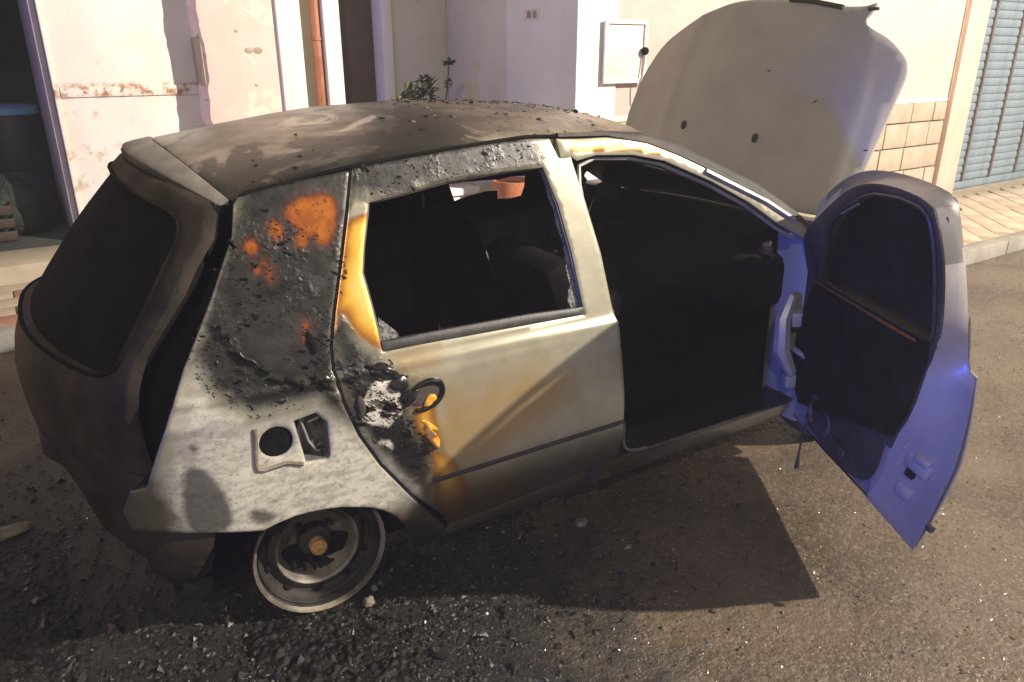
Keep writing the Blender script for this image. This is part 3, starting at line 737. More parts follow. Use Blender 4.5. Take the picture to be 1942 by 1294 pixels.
# handle recess and melted handle
hb = MB(); rr = random.Random(9)
ring = [(.437 + .056 * math.cos(a), .722 + .040 * math.sin(a) + .010 * math.cos(a)) for a in np.linspace(-2.2, 3.3, 26)]
P_ = [(x, -(W(x, z) + bulge(x, z) + .004), z) for x, z in ring]
hb.tube(P_, [.003 + .004 * abs(math.sin(i * .3)) + .002 for i in range(len(P_))], 8)
hd = hb.build('door_handle', M['black_gloss'], rd)
panel('handle_recess', smooth_poly([(.385,.70),(.39,.745),(.44,.762),(.487,.748),(.488,.715),(.45,.682)]), [], lambda u, v, d: sideR(u, v, d - .002), M['charred'], rd, .015, .006, bev=.003)
def blob(name, mat, par, cx, cz, sx, sz, ang, seed, off=.002, th=.007):
    r_ = random.Random(seed); n_ = 22; a0 = [r_.uniform(.7, 1.2) for _ in range(7)]
    pol = []
    for i in range(n_):
        a = i / n_ * 2 * math.pi; k = i / n_ * 7; q = a0[int(k) % 7] * (1 - k % 1) + a0[(int(k) + 1) % 7] * (k % 1)
        x_, z_ = q * sx * math.cos(a), q * sz * math.sin(a)
        pol.append((cx + x_ * math.cos(ang) - z_ * math.sin(ang), cz + x_ * math.sin(ang) + z_ * math.cos(ang)))
    c_ = np.array([cx, cz]); mx = max(np.linalg.norm(np.array(p) - c_) for p in pol)
    def sf(u, v, d):
        k = max(0, 1 - ((u - cx) ** 2 / sx ** 2 * .6 + (v - cz) ** 2 / sz ** 2 * .6)); h = th * math.sqrt(k) * (1 + .35 * math.sin(u * 190 + seed) * math.sin(v * 170))
        return sideR(u, v, d - off - h)
    return panel(name, pol, [], sf, mat, par, .008, .012, bev=.002, sharp=170)
blob('melted_plastic', M['melt'], rd, .447, .700, .022, .017, .5, 2)
blob('melted_plastic', M['melt'], rd, .452, .578, .014, .048, .50, 3, th=.020)
blob('melted_plastic', M['melt'], rd, .440, .625, .009, .034, .75, 4)
blob('charred_lump', M['black_gloss'], rd, .392, .730, .030, .018, .4, 5)
blob('charred_lump', M['charred'], rd, .246, .735, .012, .034, .1, 6)
blob('charred_lump', M['black_gloss'], rd, .330, .815, .050, .022, -.5, 7)
blob('charred_lump', M['black_gloss'], rd, .360, .775, .030, .022, .2, 8)
blob('charred_lump', M['black_gloss'], qp, .160, .838, .026, .010, -.7, 11)
blob('charred_lump', M['black'], qp, .150, .925, .012, .030, .15, 12)
# hanging paint peels
def peel(a, b, w_, seed, par):
    r_ = random.Random(seed); pts = []; n_ = 9; V = []; F = []
    for i in range(n_):
        t_ = i / (n_ - 1); x = a[0] + (b[0] - a[0]) * t_ + r_.uniform(-.006, .006); z = a[1] + (b[1] - a[1]) * t_ + r_.uniform(-.005, .005)
        off = .002 + .010 * math.sin(t_ * math.pi) + r_.uniform(0, .003); ww = w_ * .5 * (.3 + math.sin(t_ * math.pi) * .8)
        for k, (dz, do) in enumerate(((-ww, 0), (-ww * .3, off), (ww * .5, off * 1.1), (ww, .002))):
            V.append((x + dz * .5, -(W(x, z) + .003 + do), z + dz))
    for i in range(n_ - 1):
        for k in range(3): F.append((i * 4 + k, i * 4 + k + 1, i * 4 + k + 5, i * 4 + k + 4))
    return obj_from('paint_peel', V, F, M['black_gloss'], par, 50)
for i, (a, b, w_) in enumerate([((-.06,.955),(.005,.895),.012), ((.005,.895),(.035,.878),.009), ((.065,.855),(.115,.815),.014), ((.02,.865),(.06,.845),.009), ((-.075,1.02),(-.05,.96),.010), ((.125,.845),(.185,.80),.012), ((-.005,1.21),(.015,1.185),.012), ((.28,.845),(.36,.80),.012), ((.29,.745),(.36,.71),.010)]):
    peel(a, b, w_, i, qp if b[0] < .2 else rd)
# thousands of curled flakes
def flakes(name, n, polys, seed, par, smin, smax, mat, hole=None):
    r_ = np.random.RandomState(seed); lo = np.min([np.min(p, 0) for p in polys], 0); hi = np.max([np.max(p, 0) for p in polys], 0)
    V = []; F = []; c_ = 0
    while c_ < n:
        Pn = r_.uniform(lo, hi, (400, 2)); ok = np.zeros(400, bool)
        for p in polys: ok |= inside(Pn, p)
        for h in hole or []: ok &= ~inside(Pn, h)
        for (x, z) in Pn[ok]:
            if c_ >= n: break
            cl = math.sin(x * 23 + 1) * math.sin(z * 19) + .6 * math.sin(x * 61) * math.sin(z * 53 + 2)
            if cl < r_.uniform(-.5, 1.3): continue
            c_ += 1
            L = r_.uniform(smin, smax) * (1 + (r_.rand() < .1) * 1.6); wd = L * r_.uniform(.2, .5); a = r_.normal(-.75, .5)
            ux, uz = math.cos(a), math.sin(a); k = len(V); y0 = W(x, z) + bulge(x, z)
            for t_, lift in ((-.5, .0), (0, L * .30), (.5, L * r_.uniform(.0, .6))):
                for s_ in (-1, 1):
                    px = x + ux * L * t_ - uz * wd * s_ * .5; pz = z + uz * L * t_ + ux * wd * s_ * .5
                    V.append((px, -(y0 + .001 + lift * (1 if s_ > 0 else .5)), pz))
            F += [(k, k + 1, k + 3, k + 2), (k + 2, k + 3, k + 5, k + 4)]
    o = obj_from(name, V, F, mat, par); o['kind'] = 'stuff'; return o
flakes('soot_flakes', 800, [np.array(SOOTQ[2:] + [(.08, 1.29)])], 3, qp, .002, .008, M['cinder'], [np.array(fuel_bay)])
flakes('soot_flakes', 420, [np.array([(.20,.86),(.34,.86),(.40,.78),(.42,.74),(.39,.64),(.46,.54),(.40,.42),(.25,.64)])], 4, rd, .003, .012, M['cinder'])
flakes('soot_flakes', 120, [np.array([(.36,1.345),(.95,1.37),(.95,1.30),(.63,1.285),(.40,1.26)])], 6, rd, .003, .009, M['cinder'])
# fuel filler bay
fb = MB()
fb.box((.055, -.815 + .045, .598), (.165, -.815 + .052, .758), .002)
fb.build('fuel_bay', M['fuel_pan'], qp)
panel('fuel_bay_wall', [(x + (x - .105) * .02, z + (z - .675) * .02) for x, z in fuel_bay], [[(x + (.105 - x) * .07, z + (.675 - z) * .05) for x, z in fuel_bay]], lambda u, v, d: sideR(u, v, d + .010), M['fuel_pan'], qp, .02, .055, bev=0)
MB().tube([(.012, -.822, .695), (.012, -.74, .695)], .048, 24).build('filler_pipe', M['black'], qp)
cl = MB(); cl.tube([(.085, -.795, .74), (.10, -.80, .66), (.118, -.80, .625), (.128, -.80, .622)], .004, 6); cl.tube([(.105, -.80, .715), (.135, -.80, .722)], .0045, 6); cl.tube([(.112, -.795, .66), (.115, -.80, .632), (.132, -.80, .645)], .003, 6)
cl.box((.068, -.79, .61), (.084, -.772, .735), .003, Matrix.Translation((.07, 0, .67)) @ Matrix.Rotation(R(18), 4, 'Y') @ Matrix.Translation((-.07, 0, -.67)))
cl.build('flap_hinge', M['seal_grey'], qp)
side_tube([(-.036,.748),(-.040,.70),(-.047,.650),(-.045,.632),(-.030,.626),(.03,.630),(.07,.612)], .006, .001, 'flap_rim', M['rim_pale'], qp, 8)

# ---- sill, A pillar, posts
sill = [(.46,.13),(.52,.205),(.53,.208),(1.16,.255),(1.20,.262),(1.286,.264),(1.591,.263),(1.956,.263),(2.06,.262),(2.06,.15),(1.5,.14),(.8,.13)]
sl = panel('sill', sill, [], sideR, M['paint'], car, .03, .15, attrs=none_attrs(underside=lambda V: np.maximum(.19 - V[:, 1], (1.50 - V[:, 0]) * .35), soot=lambda V: np.where((V[:, 1] > .262), .2, (V[:, 1] - .245) * 2)), bev=.016)  # lower edge and rear end darkened in the colour, scorch and shade together
side_tube([(1.163,.42),(1.168,.36),(1.180,.318),(1.205,.288),(1.25,.270),(1.30,.265)], .006, -.008, 'aperture_corner', M['grey_metal'], car, 8)
panel('sill', sill, [], sideL, M['paint'], car, .05, .15, (0, 1, 0), attrs=none_attrs(), bev=.016)
cant = [(1.024,1.366),(1.10,1.360),(1.212,1.356),(1.30,1.343),(1.378,1.326),(1.50,1.277),(1.632,1.214),(1.75,1.155),(1.861,1.100),(2.026,.988),(2.075,.945),(2.06,.915),(2.017,.942),(1.918,.995),(1.782,1.092),(1.626,1.178),(1.434,1.264),(1.307,1.294),(1.162,1.306),(1.085,1.296),(1.068,1.310),(1.028,1.312)]
for sf, sg in ((sideR, -1), (sideL, 1)):
    cp = panel('roof_pillar', cant, [], sf, M['paint'], car, .02, .04, (0, sg, 0), attrs=none_attrs(gold=lambda V: sds(V, [G3]) * 3), bev=.004)
    rail = [(1.378,1.326),(1.50,1.277),(1.632,1.214),(1.75,1.155),(1.861,1.100),(2.026,.988),(2.075,.945)]
    V = []; F = []
    for i, (x, z) in enumerate(dens([(1.03,1.372),(1.212,1.362)] + rail, .03, False)):
        y = W(x, z)
        k = min(1, max(0, (x - 1.15) / .35))
        for dy, dz in ((.004, .0), (-.004, .012), (-.012, .010), (-.016, .020 * k + .006), (-.032, .036 * k + .006), (-.05, .042 * k + .004), (-.075, .034 * k)): V.append((x, sg * (y + dy), z + dz))
        if i: 
            n_ = len(V) - 14
            for q in range(6): F.append((n_ + q, n_ + q + 1, n_ + q + 8, n_ + q + 7) if sg < 0 else (n_ + q, n_ + q + 7, n_ + q + 8, n_ + q + 1))
    obj_from('pillar_gutter', V, F, M['charred'], car, 40)
    side_tube([(1.10,.90),(1.096,1.10),(1.094,1.22),(1.105,1.275),(1.165,1.292),(1.307,1.280),(1.434,1.250),(1.626,1.164),(1.782,1.078),(1.918,.980),(2.0,.935)], .007, -.028, 'door_aperture_seal', M['seal_grey'], cp, 6, sg)
    # B post and A post
    MB().box((1.05, min(sg * .80, sg * .66), .2), (1.13, max(sg * .80, sg * .66), .84), .012).build('centre_post', M['charred'], car)
    bp = MB().tube([(1.075, sg * .715, .82), (1.06, sg * .665, 1.0), (1.035, sg * .59, 1.29)], .028, 8).build('centre_post', M['charred'], car)
    hp = MB().box((2.065, min(sg * .80, sg * .60), .15), (2.22, max(sg * .80, sg * .60), .93), .02).build('hinge_post', M['door_blue'], car)
# light strip along the right pillar
side_tube([(1.60,1.215),(1.70,1.165),(1.861,1.085),(1.99,1.003)], .012, .001, 'pillar_strip', M['seal_grey'], car, 6)

# ---- roof, spoiler, tailgate
def seam_x(y): return -.075 + .10 * (abs(y) / .6) ** 2
def lip_x(y): return -.162 + .165 * (min(abs(y), .62) / .62) ** 2.2
ys = np.linspace(-.605, .605, 25)
rf = panel('roof', [(seam_x(y) + .008, y) for y in ys] + [(.4, .607), (.8, .607), (1.2, .600), (1.40, .575)] + [(1.46 + .05 * (1 - (y / .57) ** 2), y) for y in np.linspace(.55, -.55, 9)] + [(1.40, -.575), (1.2, -.600), (.8, -.607), (.4, -.607)],
      [], roofs, M['roof'], car, .04, .02, (0, 0, 1), attrs=dict(front=lambda V: (V[:, 0] - .62) * (V[:, 1] < .2), rim=lambda V: -.40 - V[:, 1]))
side_tube([(.05,1.30),(.08,1.311),(.345,1.345),(.651,1.367),(.92,1.379),(1.03,1.372)], .007, -.008, 'roof_gutter', M['black'], car)
tg = empty('tailgate', (0, 0, 0)); tg.parent = car
spl = panel('spoiler', [(lip_x(y), y) for y in ys] + [(seam_x(y), y) for y in ys[::-1]], [], lambda u, v, d: (u, v, roofz(u, v) + .006 - d), M['grey_metal'], tg, .03, .02, (0, 0, 1))
V = []; F = []
for i, y in enumerate(np.linspace(-.61, .61, 41)):
    x = lip_x(y); z = roofz(x, y) + .003
    for dx, dz in ((.004, .0), (-.006, -.010), (-.004, -.020), (.012, -.026), (.006, -.040), (.012, -.052), (.032, -.060), (.036, -.10)): V.append((x + dx, y, z + dz))
    if i:
        n_ = len(V) - 16
        for q in range(7): F.append((n_ + q, n_ + q + 8, n_ + q + 9, n_ + q + 1))
obj_from('spoiler_edge', V, F, M['charred'], tg, 35)
half = [(.70,.63),(.70,.80),(.70,.915),(.70,1.09),(.68,1.215),(.645,1.268)]
out_ = [(-y, z) for y, z in half] + [(-.60,1.295),(-.45,1.328),(-.2,1.345),(0,1.348),(.2,1.345),(.45,1.328),(.60,1.295)] + half[::-1] + [(0, .625)]
gh = [(-.676,.885),(-.40,.925),(0,.955),(.40,.925),(.676,.885),(.652,1.09),(.625,1.215),(.57,1.268),(.3,1.305),(0,1.318),(-.3,1.305),(-.57,1.268),(-.625,1.215),(-.652,1.09)]
gh = [tuple(p) for p in smooth_poly(gh, 2)]
tp = panel('tailgate_panel', out_, [gh], rear, M['char_brown'], tg, .03, .03, (-1, 0, 0), bev=.006)
gd = dens(gh, .03)
MB().tube([(XRr(y, z) - .002, y, z) for y, z in list(gd) + [gd[0]]], .006, 6).build('window_seal', M['black'], tg)
panel('rear_window', [(y * 1.012, (z - 1.09) * 1.02 + 1.09) for y, z in gh], [], lambda u, v, d: rear(u, v, d + .024), M['black'], tg, .06, .004, (-1, 0, 0), bev=0)
# bumper
bo = [(-.748,.615),(-.70,.622),(0,.617),(.70,.622),(.748,.615),(.745,.40),(.70,.30),(.5,.36),(.3,.50),(0,.53),(-.20,.545),(-.33,.535),(-.40,.42),(-.48,.29),(-.555,.205),(-.63,.20),(-.70,.29),(-.745,.36)]
bm_ = panel('rear_bumper', bo, [], lambda u, v, d: rear(u, v, d + .006 + .016 * math.sin(u * 11 + 1) * math.sin(v * 15) + .008 * math.sin(u * 27 + v * 9) + .03 * max(0, .42 - v)), M['char_brown'], car, .025, .01, (-1, 0, 0), bev=.004, jitter=.004)
bc = [(-.345,.530),(-.26,.484),(-.172,.466),(-.185,.42),(-.24,.325),(-.287,.298),(-.325,.312),(-.345,.36)]
panel('bumper_corner', bc, [], lambda u, v, d: sideR(u, v, d + .012), M['char_brown'], car, .02, .008)
boxo('rear_crossmember', (-.34, -.52, .26), (-.29, .52, .60), M['black'], car)
# tail lamp cavities
def lampx(z): return float(np.interp(z, [q[1] for q in LAMPB], [q[0] for q in LAMPB]))
for sg in (-1, 1):
    V = []; F = []
    for i, z in enumerate(np.linspace(.622, 1.283, 26)):
        ya = .70 if z < 1.1 else float(np.interp(z, [1.09,1.215,1.262,1.29], [.70,.68,.645,.61]))
        A = np.array([XRr(ya, z), sg * ya, z]); xb = lampx(z); B = np.array([xb, sg * W(xb, z), z])
        dp = min(1, (z - .60) / .1, max(0.05, (1.32 - z) / .1)); dv = np.array([.045, -sg * .05, 0]) * dp
        for p in (A + [.004, 0, 0], A + dv * .8, A * .6 + B * .4 + dv * 1.25, A * .25 + B * .75 + dv * 1.15, B + dv * .8, B + [0, -sg * .004, 0]): V.append(p)
        if i:
            n_ = len(V) - 12
            for q in range(5): F.append((n_ + q, n_ + q + 1, n_ + q + 7, n_ + q + 6))
    obj_from('tail_lamp', V, F, M['black'], car, 40)['label'] = 'burnt out black tail lamp housing'

# ---- floor, inside
boxo('floor_pan', (-.30, -.60, .13), (2.3, .60, .19), M['black'], car)
for sg in (-1, 1):
    boxo('wheel_housing', (-.28, min(sg * .54, sg * .20), .20), (.52, max(sg * .54, sg * .20), .68), M['black'], car, .03)
boxo('firewall', (2.20, -.60, .19), (2.26, .60, .90), M['black'], car)
boxo('cowl', (2.19, -.64, .83), (2.42, .64, .897), M['black'], car, .01)
boxo('dashboard', (1.88, -.66, .62), (2.20, .66, .84), M['black'], car, .05)
panel('headliner', [(.0, -.58), (1.40, -.55), (1.40, .55), (.0, .58)], [], lambda u, v, d: (u, v, roofz(u, v) - .035 + d), M['black'], car, .08, .01, (0, 0, -1), bev=0)
def seat(y, x, wd, name='front_seat'):
    s_ = empty(name, (0, 0, 0)); s_.parent = car
    MB().box((x, y - wd / 2, .28), (x + .48, y + wd / 2, .44), .05).build('cushion', M['black'], s_)
    Mx = Matrix.Translation((x + .06, y, .42)) @ Matrix.Rotation(R(-17), 4, 'Y')
    MB().box((-.07, -wd / 2, 0), (.05, wd / 2, .56), .045, Mx).build('seat_back', M['black'], s_)
    k = 0 if y < -.1 else (1 if wd < .7 else 2)
    for q in range(k):
        yo = 0 if k == 1 else (q - .5) * .6
        MB().box((-.03, yo - .12, .60), (.03, yo + .12, .74), .03, Mx).build('headrest', M['black'], s_)
        for e in (-.05, .05): MB().tube([Mx @ Vector((0, yo + e, .54)), Mx @ Vector((0, yo + e, .64))], .006, 6).build('headrest_rod', M['charred'], s_)
seat(-.35, 1.16, .48); seat(.35, 1.16, .48); seat(0, .22, 1.06, 'rear_bench')
sw = empty('steering_wheel', (0, 0, 0)); sw.parent = car
Mw = Matrix.Translation((1.76, .35, .80)) @ Matrix.Rotation(R(-62), 4, 'Y')
MB().tube([Mw @ Vector((.18 * math.cos(a), .18 * math.sin(a), 0)) for a in np.linspace(0, 6.283, 33)], .011, 8, False).build('wheel_rim', M['charred'], sw)
sp_ = MB()
for a in (0, 2.1, 4.2): sp_.tube([Mw @ Vector((0, 0, -.03)), Mw @ Vector((.18 * math.cos(a), .18 * math.sin(a), 0))], .012, 6)
sp_.tube([Mw @ Vector((0, 0, -.03)), Mw @ Vector((0, 0, -.25))], .02, 8); sp_.build('spoke', M['charred'], sw)
MB().tube([(.9, -.60, 1.30), (1.35, -.56, 1.285), (1.72, -.60, 1.13)], .006, 6).build('wire', M['charred'], car)
# a few pale, unburnt scraps inside the door opening
lumps = [((2.02,-.60,.86),.030),((2.03,-.62,.81),.022),((2.04,-.615,.75),.016)]
for (p, r) in lumps:
    bm = bmesh.new(); bmesh.ops.create_icosphere(bm, subdivisions=2, radius=r)
    for v_ in bm.verts: v_.co *= random.uniform(.7, 1.2); v_.co.z *= 1.5
    me = bpy.data.meshes.new('dash_scrap'); bm.to_mesh(me); bm.free(); me.materials.append(M['crate']); o = bpy.data.objects.new('dash_scrap', me); o.location = p; link(o, car)
# left windows: soot blackened glass, front one broken open
lf_door = [(1.09,1.30),(1.162,1.304),(1.307,1.292),(1.434,1.262),(1.626,1.176),(1.782,1.090),(1.918,.993),(2.055,.92),(2.06,.60),(2.06,.27),(1.17,.27),(1.165,.41),(1.162,.511),(1.147,.671),(1.13,.80),(1.122,.835),(1.118,1.014),(1.095,1.177),(1.07,1.306)]
lf_win = [(1.15,.86),(1.12,1.262),(1.30,1.262),(1.43,1.232),(1.62,1.148),(1.80,1.045),(1.95,.945),(1.95,.86)]
lfd = panel('front_door', lf_door, [lf_win], sideL, M['paint'], car, .04, .05, (0, 1, 0), attrs=none_attrs(soot=lambda V: sds(V, [[(1.0,.8),(2.1,.8),(2.1,1.4),(1.0,1.4)]])))
hole = [(1.19,1.010),(1.33,1.014),(1.47,1.008),(1.52,1.004),(1.60,1.012),(1.685,1.006),(1.69,.95),(1.68,.90),(1.62,.893),(1.54,.900),(1.53,.945),(1.47,.95),(1.36,.935),(1.29,.918)]
lw_ = [(1.142,.852),(1.112,1.27),(1.30,1.27),(1.43,1.24),(1.62,1.156),(1.80,1.053),(1.958,.945),(1.958,.852)]
panel('window_glass', lw_, [hole], lambda u, v, d: sideL(u, v, d + .02), M['soot_glass'], lfd, .05, .004, (0, 1, 0), bev=0, jitter=0)
panel('window_glass', [((x - .67) * 1.03 + .67, (z - 1.07) * 1.04 + 1.07) for x, z in win], [], lambda u, v, d: sideL(u, v, d + .02), M['soot_glass'], lrd, .06, .004, (0, 1, 0), bev=0)
def wsx(u, v, d):          # windscreen: u = 0 top .. 1 bottom, v across
    y = v * (.60 + .10 * u); x = 1.425 + (2.36 - 1.425) * u - .16 * (abs(v) ** 2.2) * (.3 + .7 * u) ; z = 1.392 - .482 * u - .055 * abs(v) ** 2.2 * (1 - u) - .02 * math.sin(math.pi * u) * -1.5
    return (x - d * .4, y, z - d)
panel('windscreen', [(0,-1),(0,1),(1,1),(1,-1)], [[(.648,.42),(.655,.25),(.70,.06),(.79,-.06),(.745,.06),(.715,.20),(.69,.30)]], wsx, M['soot_glass'], car, .08, .008, (.4, 0, 1), bev=0)

# ---- front end
bn = empty('bonnet', (2.35, 0, .92)); bn.parent = car
ph, dl = R(67), R(13)
fx = Vector((math.cos(dl), math.sin(dl), 0)); eyv = Vector((-math.sin(dl), math.cos(dl), 0)); eb = fx * math.cos(ph) + Zv * math.sin(ph); nb = -fx * math.sin(ph) + Zv * math.cos(ph)
def bow(u, v): return -.07 * (abs(v) / .75) ** 2.4 - .5 * max(0, u - .7) ** 2
def hood(u, v, d):
    cr_ = .007 * math.exp(-((abs(v) - (.475 - .10 * max(0, u - .55))) / .028) ** 2) - (.020 * max(0, abs(v) - .50) / .15)
    p = eb * u + eyv * v + nb * (bow(u, v) + cr_ - d); return tuple(p)
bo_ = [(.0,.62),(.2,.76),(0.385,0.823),(0.618,0.779),(0.788,0.664),(0.864,0.530),(0.940,0.396),(0.979,0.273),(.985,.12),(0.975,-0.026),(0.960,-0.136),(0.922,-0.297),(0.921,-0.389),(0.938,-0.444),(0.895,-0.431),(0.863,-0.416),(0.827,-0.433),(0.772,-0.548),(0.677,-0.647),(0.498,-0.628),(0.230,-0.598),(.0,-.58)] + [(-.03 + .05 * (1 - (y / .58) ** 2), y) for y in (-.4,-.2,0,.2,.4)]
bo_ = [tuple(p) for p in smooth_poly(bo_, 2)]
hp_ = panel('bonnet_skin', bo_, [], hood, M['hood_silver'], bn, .03, .018, tuple(nb), bev=.005)
for (u, v) in ((.345,.340),(.304,-.080)):
    p = Vector(hood(u, v, -.002)); Mz = Matrix.Translation(p) @ nb.to_track_quat('Z', 'Y').to_matrix().to_4x4()
    MB().lathe([(0,.014),(.010,.014),(.016,.008),(.019,0)], 12, Mz @ Matrix.Diagonal((.8, 1.2, 1, 1))).build('washer_nozzle', M['rubber'], bn)
for (u, v, a_) in ((.489,-.313,.6),(.302,-.58,.2),(.62,-.05,.3)):
    p = Vector(hood(u, v, -.001)); Mz = Matrix.Translation(p) @ nb.to_track_quat('Z', 'Y').to_matrix().to_4x4() @ Matrix.Rotation(a_, 4, 'Z')
    MB().lathe([(0,.002),(.008,.001),(.010,-.001)], 8, Mz @ Matrix.Diagonal((1.2, .35, 1, 1))).build('paint_chip', M['charred'], bn)
MB().tube([hood(.915, -.30, -.004), hood(.950, -.15, -.004), hood(.966, -.03, -.004)], .012, 6).build('grille_lip', M['rubber'], bn)
MB().tube([hood(.905, -.415, -.005), hood(.90, -.46, -.012)], .008, 6).build('latch_hook', M['rubber'], bn)
boxo('engine_bay', (2.30, -.55, .25), (3.0, .55, .70), M['black'], car, .03)
MB().box((2.45, -.30, .70), (2.85, .25, .80), .04).build('engine', M['charred'], car)
for sf, sg in ((sideR, -1), (sideL, 1)):
    ar = [(2.46 + .33 * math.cos(a), .24 + .33 * math.sin(a)) for a in np.linspace(R(-20), R(200), 17)]
    wing = [(2.065,.20)] + ar[::-1] + [(2.95,.2),(3.05,.55),(2.95,.68),(2.6,.80),(2.30,.90),(2.075,.93)]
    panel('front_wing', wing, [], sf, M['paint'], car, .04, .012, (0, sg, 0), attrs=none_attrs())
    MB().box((2.90, min(sg * .72, sg * .38), .50), (3.06, max(sg * .72, sg * .38), .66), .04).build('headlamp', M['grey_plastic'], car)
panel('front_bumper', [(-.74,.18),(.74,.18),(.74,.50),(-.74,.50)], [], lambda u, v, d: (3.20 - .28 * (abs(u) / .75) ** 2.4 - .5 * (v - .33) ** 2 - d, u, v), M['hood_silver'], car, .05, .02, (1, 0, 0))

# ---- wheels
Ry = Matrix.Rotation(R(90), 4, 'X')            # local z -> -y
def wheel(x, y, z, sg, burnt, tilt=0, mats=('rim', 'rim_pale')):
    wh = empty('wheel', (x, y, z), (R(tilt), 0, 0 if sg < 0 else math.pi)); wh.parent = car
    def L_(prof, name, mat, n=40, par=wh): return MB().lathe(prof, n, Ry).build(name, M[mat], par)
    rm = L_([(.155,-.125),(.182,-.135),(.192,-.14),(.192,-.125),(.176,-.115),(.165,-.06),(.168,-.022),(.174,-.008)], 'rim', mats[0])
    L_([(.181,.0),(.186,.010),(.1915,.012),(.193,.002),(.188,-.006),(.182,-.001)], 'rim_flange', mats[1])
    L_([(.182,.001),(.178,-.010),(.171,-.026),(.164,-.029)], 'rim_barrel', mats[0])
    L_([(.165,-.028),(.158,-.045),(.148,-.048),(.132,-.036),(.122,-.031)], 'wheel_disc', mats[0])
    L_([(.123,-.031),(.115,-.036),(.105,-.060),(.090,-.082),(.070,-.091),(.0,-.093)], 'hub_dish', 'dish')
    for k in range(10):
        a = k / 10 * 2 * math.pi + .2
        MB().lathe([(0,.0022),(.012,.0015),(.0145,0)], 10, Ry @ Matrix.Translation((.144 * math.cos(a), .144 * math.sin(a), -.0440)) @ Matrix.Rotation(a, 4, 'Z') @ Matrix.Rotation(R(-35), 4, 'Y')).build('vent_hole', M['black'], wh)
    L_([(.050,-.094),(.047,-.060),(.034,-.053),(.026,-.040)], 'hub', 'charred', 20)
    L_([(.026,-.042),(.024,-.016),(.018,-.012),(.0,-.011)], 'hub_cap', 'rust_cap', 20)
    for k in range(4):
        a = k / 4 * 2 * math.pi + .6
        MB().lathe([(.009,-.093),(.009,-.076),(.006,-.072),(0,-.072)], 6, Ry @ Matrix.Translation((.049 * math.cos(a) * 1.25, .049 * math.sin(a) * 1.25, 0))).build('wheel_bolt', M['rim'], wh)
    if burnt:
        b = MB(); r_ = random.Random(3)
        for k in range(7):
            a = r_.uniform(3.6, 5.2); b.tube([Ry @ Vector((.07 * math.cos(a), .07 * math.sin(a), -.09)), Ry @ Vector(((.05 + k * .008) * math.cos(a + .3), (.05 + k * .008) * math.sin(a + .3), -.055)), Ry @ Vector((.10 * math.cos(a + .6), .10 * math.sin(a + .6), -.068))], [.010, .012, .004], 6)
        b.build('charred_bits', M['black_gloss'], wh)
        L_([(.150,-.14),(.158,-.15),(.20,-.165),(.202,-.20),(.15,-.20)], 'brake_drum', 'charred')
    else:
        L_([(.185,-.12),(.24,-.145),(.275,-.13),(.285,-.10),(.287,-.05),(.285,-.01),(.272,.012),(.235,.018),(.188,.004)], 'tyre', 'tyre')
    return wh
w_rr = wheel(.118, -.668, .204, -1, True, -3); w_rr.scale = (1.07, 1.07, 1.07)
wheel(.112, .675, .192, 1, True)
wheel(2.46, -.70, .215, -1, False); wheel(2.46, .70, .215, 1, False)

# ---- open front door (own space: hinge at origin, x = -length, y inward)
fd = empty('front_door', (2.05, -.80, 0), (0, 0, R(61))); fd.parent = car
fd['label'] = 'front passenger door standing wide open, inner trim burnt black'
def fy(z): return .26 * max(0.0, z - .80)
O = [(-.05,.110),(0.136,0.112),(0.506,0.134),(0.832,0.152),(0.878,0.292),(0.918,0.428),(0.945,0.523),(0.953,0.666),(0.946,0.792),(0.905,0.800),(0.921,0.903),(0.930,1.052),(0.925,1.173),(0.917,1.250),(0.898,1.276),(0.779,1.285),(0.607,1.283),(0.399,1.257),(0.201,1.189),(0.009,1.092),(-0.06,1.045),(-.06,.6)]
I = [(-0.04,0.189),(0.308,0.206),(0.652,0.237),(0.721,0.345),(0.758,0.509),(0.823,0.627),(0.855,0.782),(0.930,0.916),(0.968,1.079),(0.968,1.180),(0.945,1.252),(0.880,1.268),(0.743,1.270),(0.578,1.250),(0.416,1.196),(0.240,1.104),(0.03,.99),(-.04,.93),(-.045,.6)]
WN = [(0.135,0.870),(0.255,1.040),(0.390,1.130),(0.600,1.222),(0.780,1.246),(0.895,1.244),(0.936,1.222),(0.945,1.150),(0.936,1.050),(0.910,0.920),(0.880,0.872),(0.101,0.805)]
def doorsurf(off):
    return lambda u, v, d: (-u, fy(v) + off - d, v)
segsO = [[(-.05,.110),(0.136,0.112),(0.506,0.134),(0.832,0.152)], [(0.832,0.152),(0.878,0.292),(0.918,0.428),(0.945,0.523),(0.953,0.666),(0.946,0.792)], [(.946,.792),(.905,.80),(0.921,0.903),(0.930,1.052),(0.925,1.173),(0.917,1.250)], [(0.917,1.250),(0.898,1.276),(0.779,1.285),(0.607,1.283),(0.399,1.257),(0.201,1.189),(0.009,1.092),(-0.06,1.045)], [(-.06,1.045),(-.06,.6),(-.05,.110)]]
segsI = [[(-0.04,0.189),(0.308,0.206),(0.652,0.237)], [(0.652,0.237),(0.721,0.345),(0.758,0.509),(0.823,0.627),(0.855,0.782)], [(0.855,0.782),(0.930,0.916),(0.968,1.079),(0.968,1.180),(0.945,1.252)], [(0.945,1.252),(0.880,1.268),(0.743,1.270),(0.578,1.250),(0.416,1.196),(0.240,1.104),(0.03,.99),(-.04,.93)], [(-.04,.93),(-.045,.6),(-0.04,0.189)]]
def chaik(L, it=2):
    P = [np.array(q, float) for q in L]
    for _ in range(it):
        Q_ = [P[0]]
        for a, b in zip(P[:-1], P[1:]): Q_ += [a * .75 + b * .25, a * .25 + b * .75]
        Q_.append(P[-1]); P = Q_
    return [tuple(q) for q in P]
segsO[3] = chaik(segsO[3]); segsO[2] = chaik(segsO[2], 1)
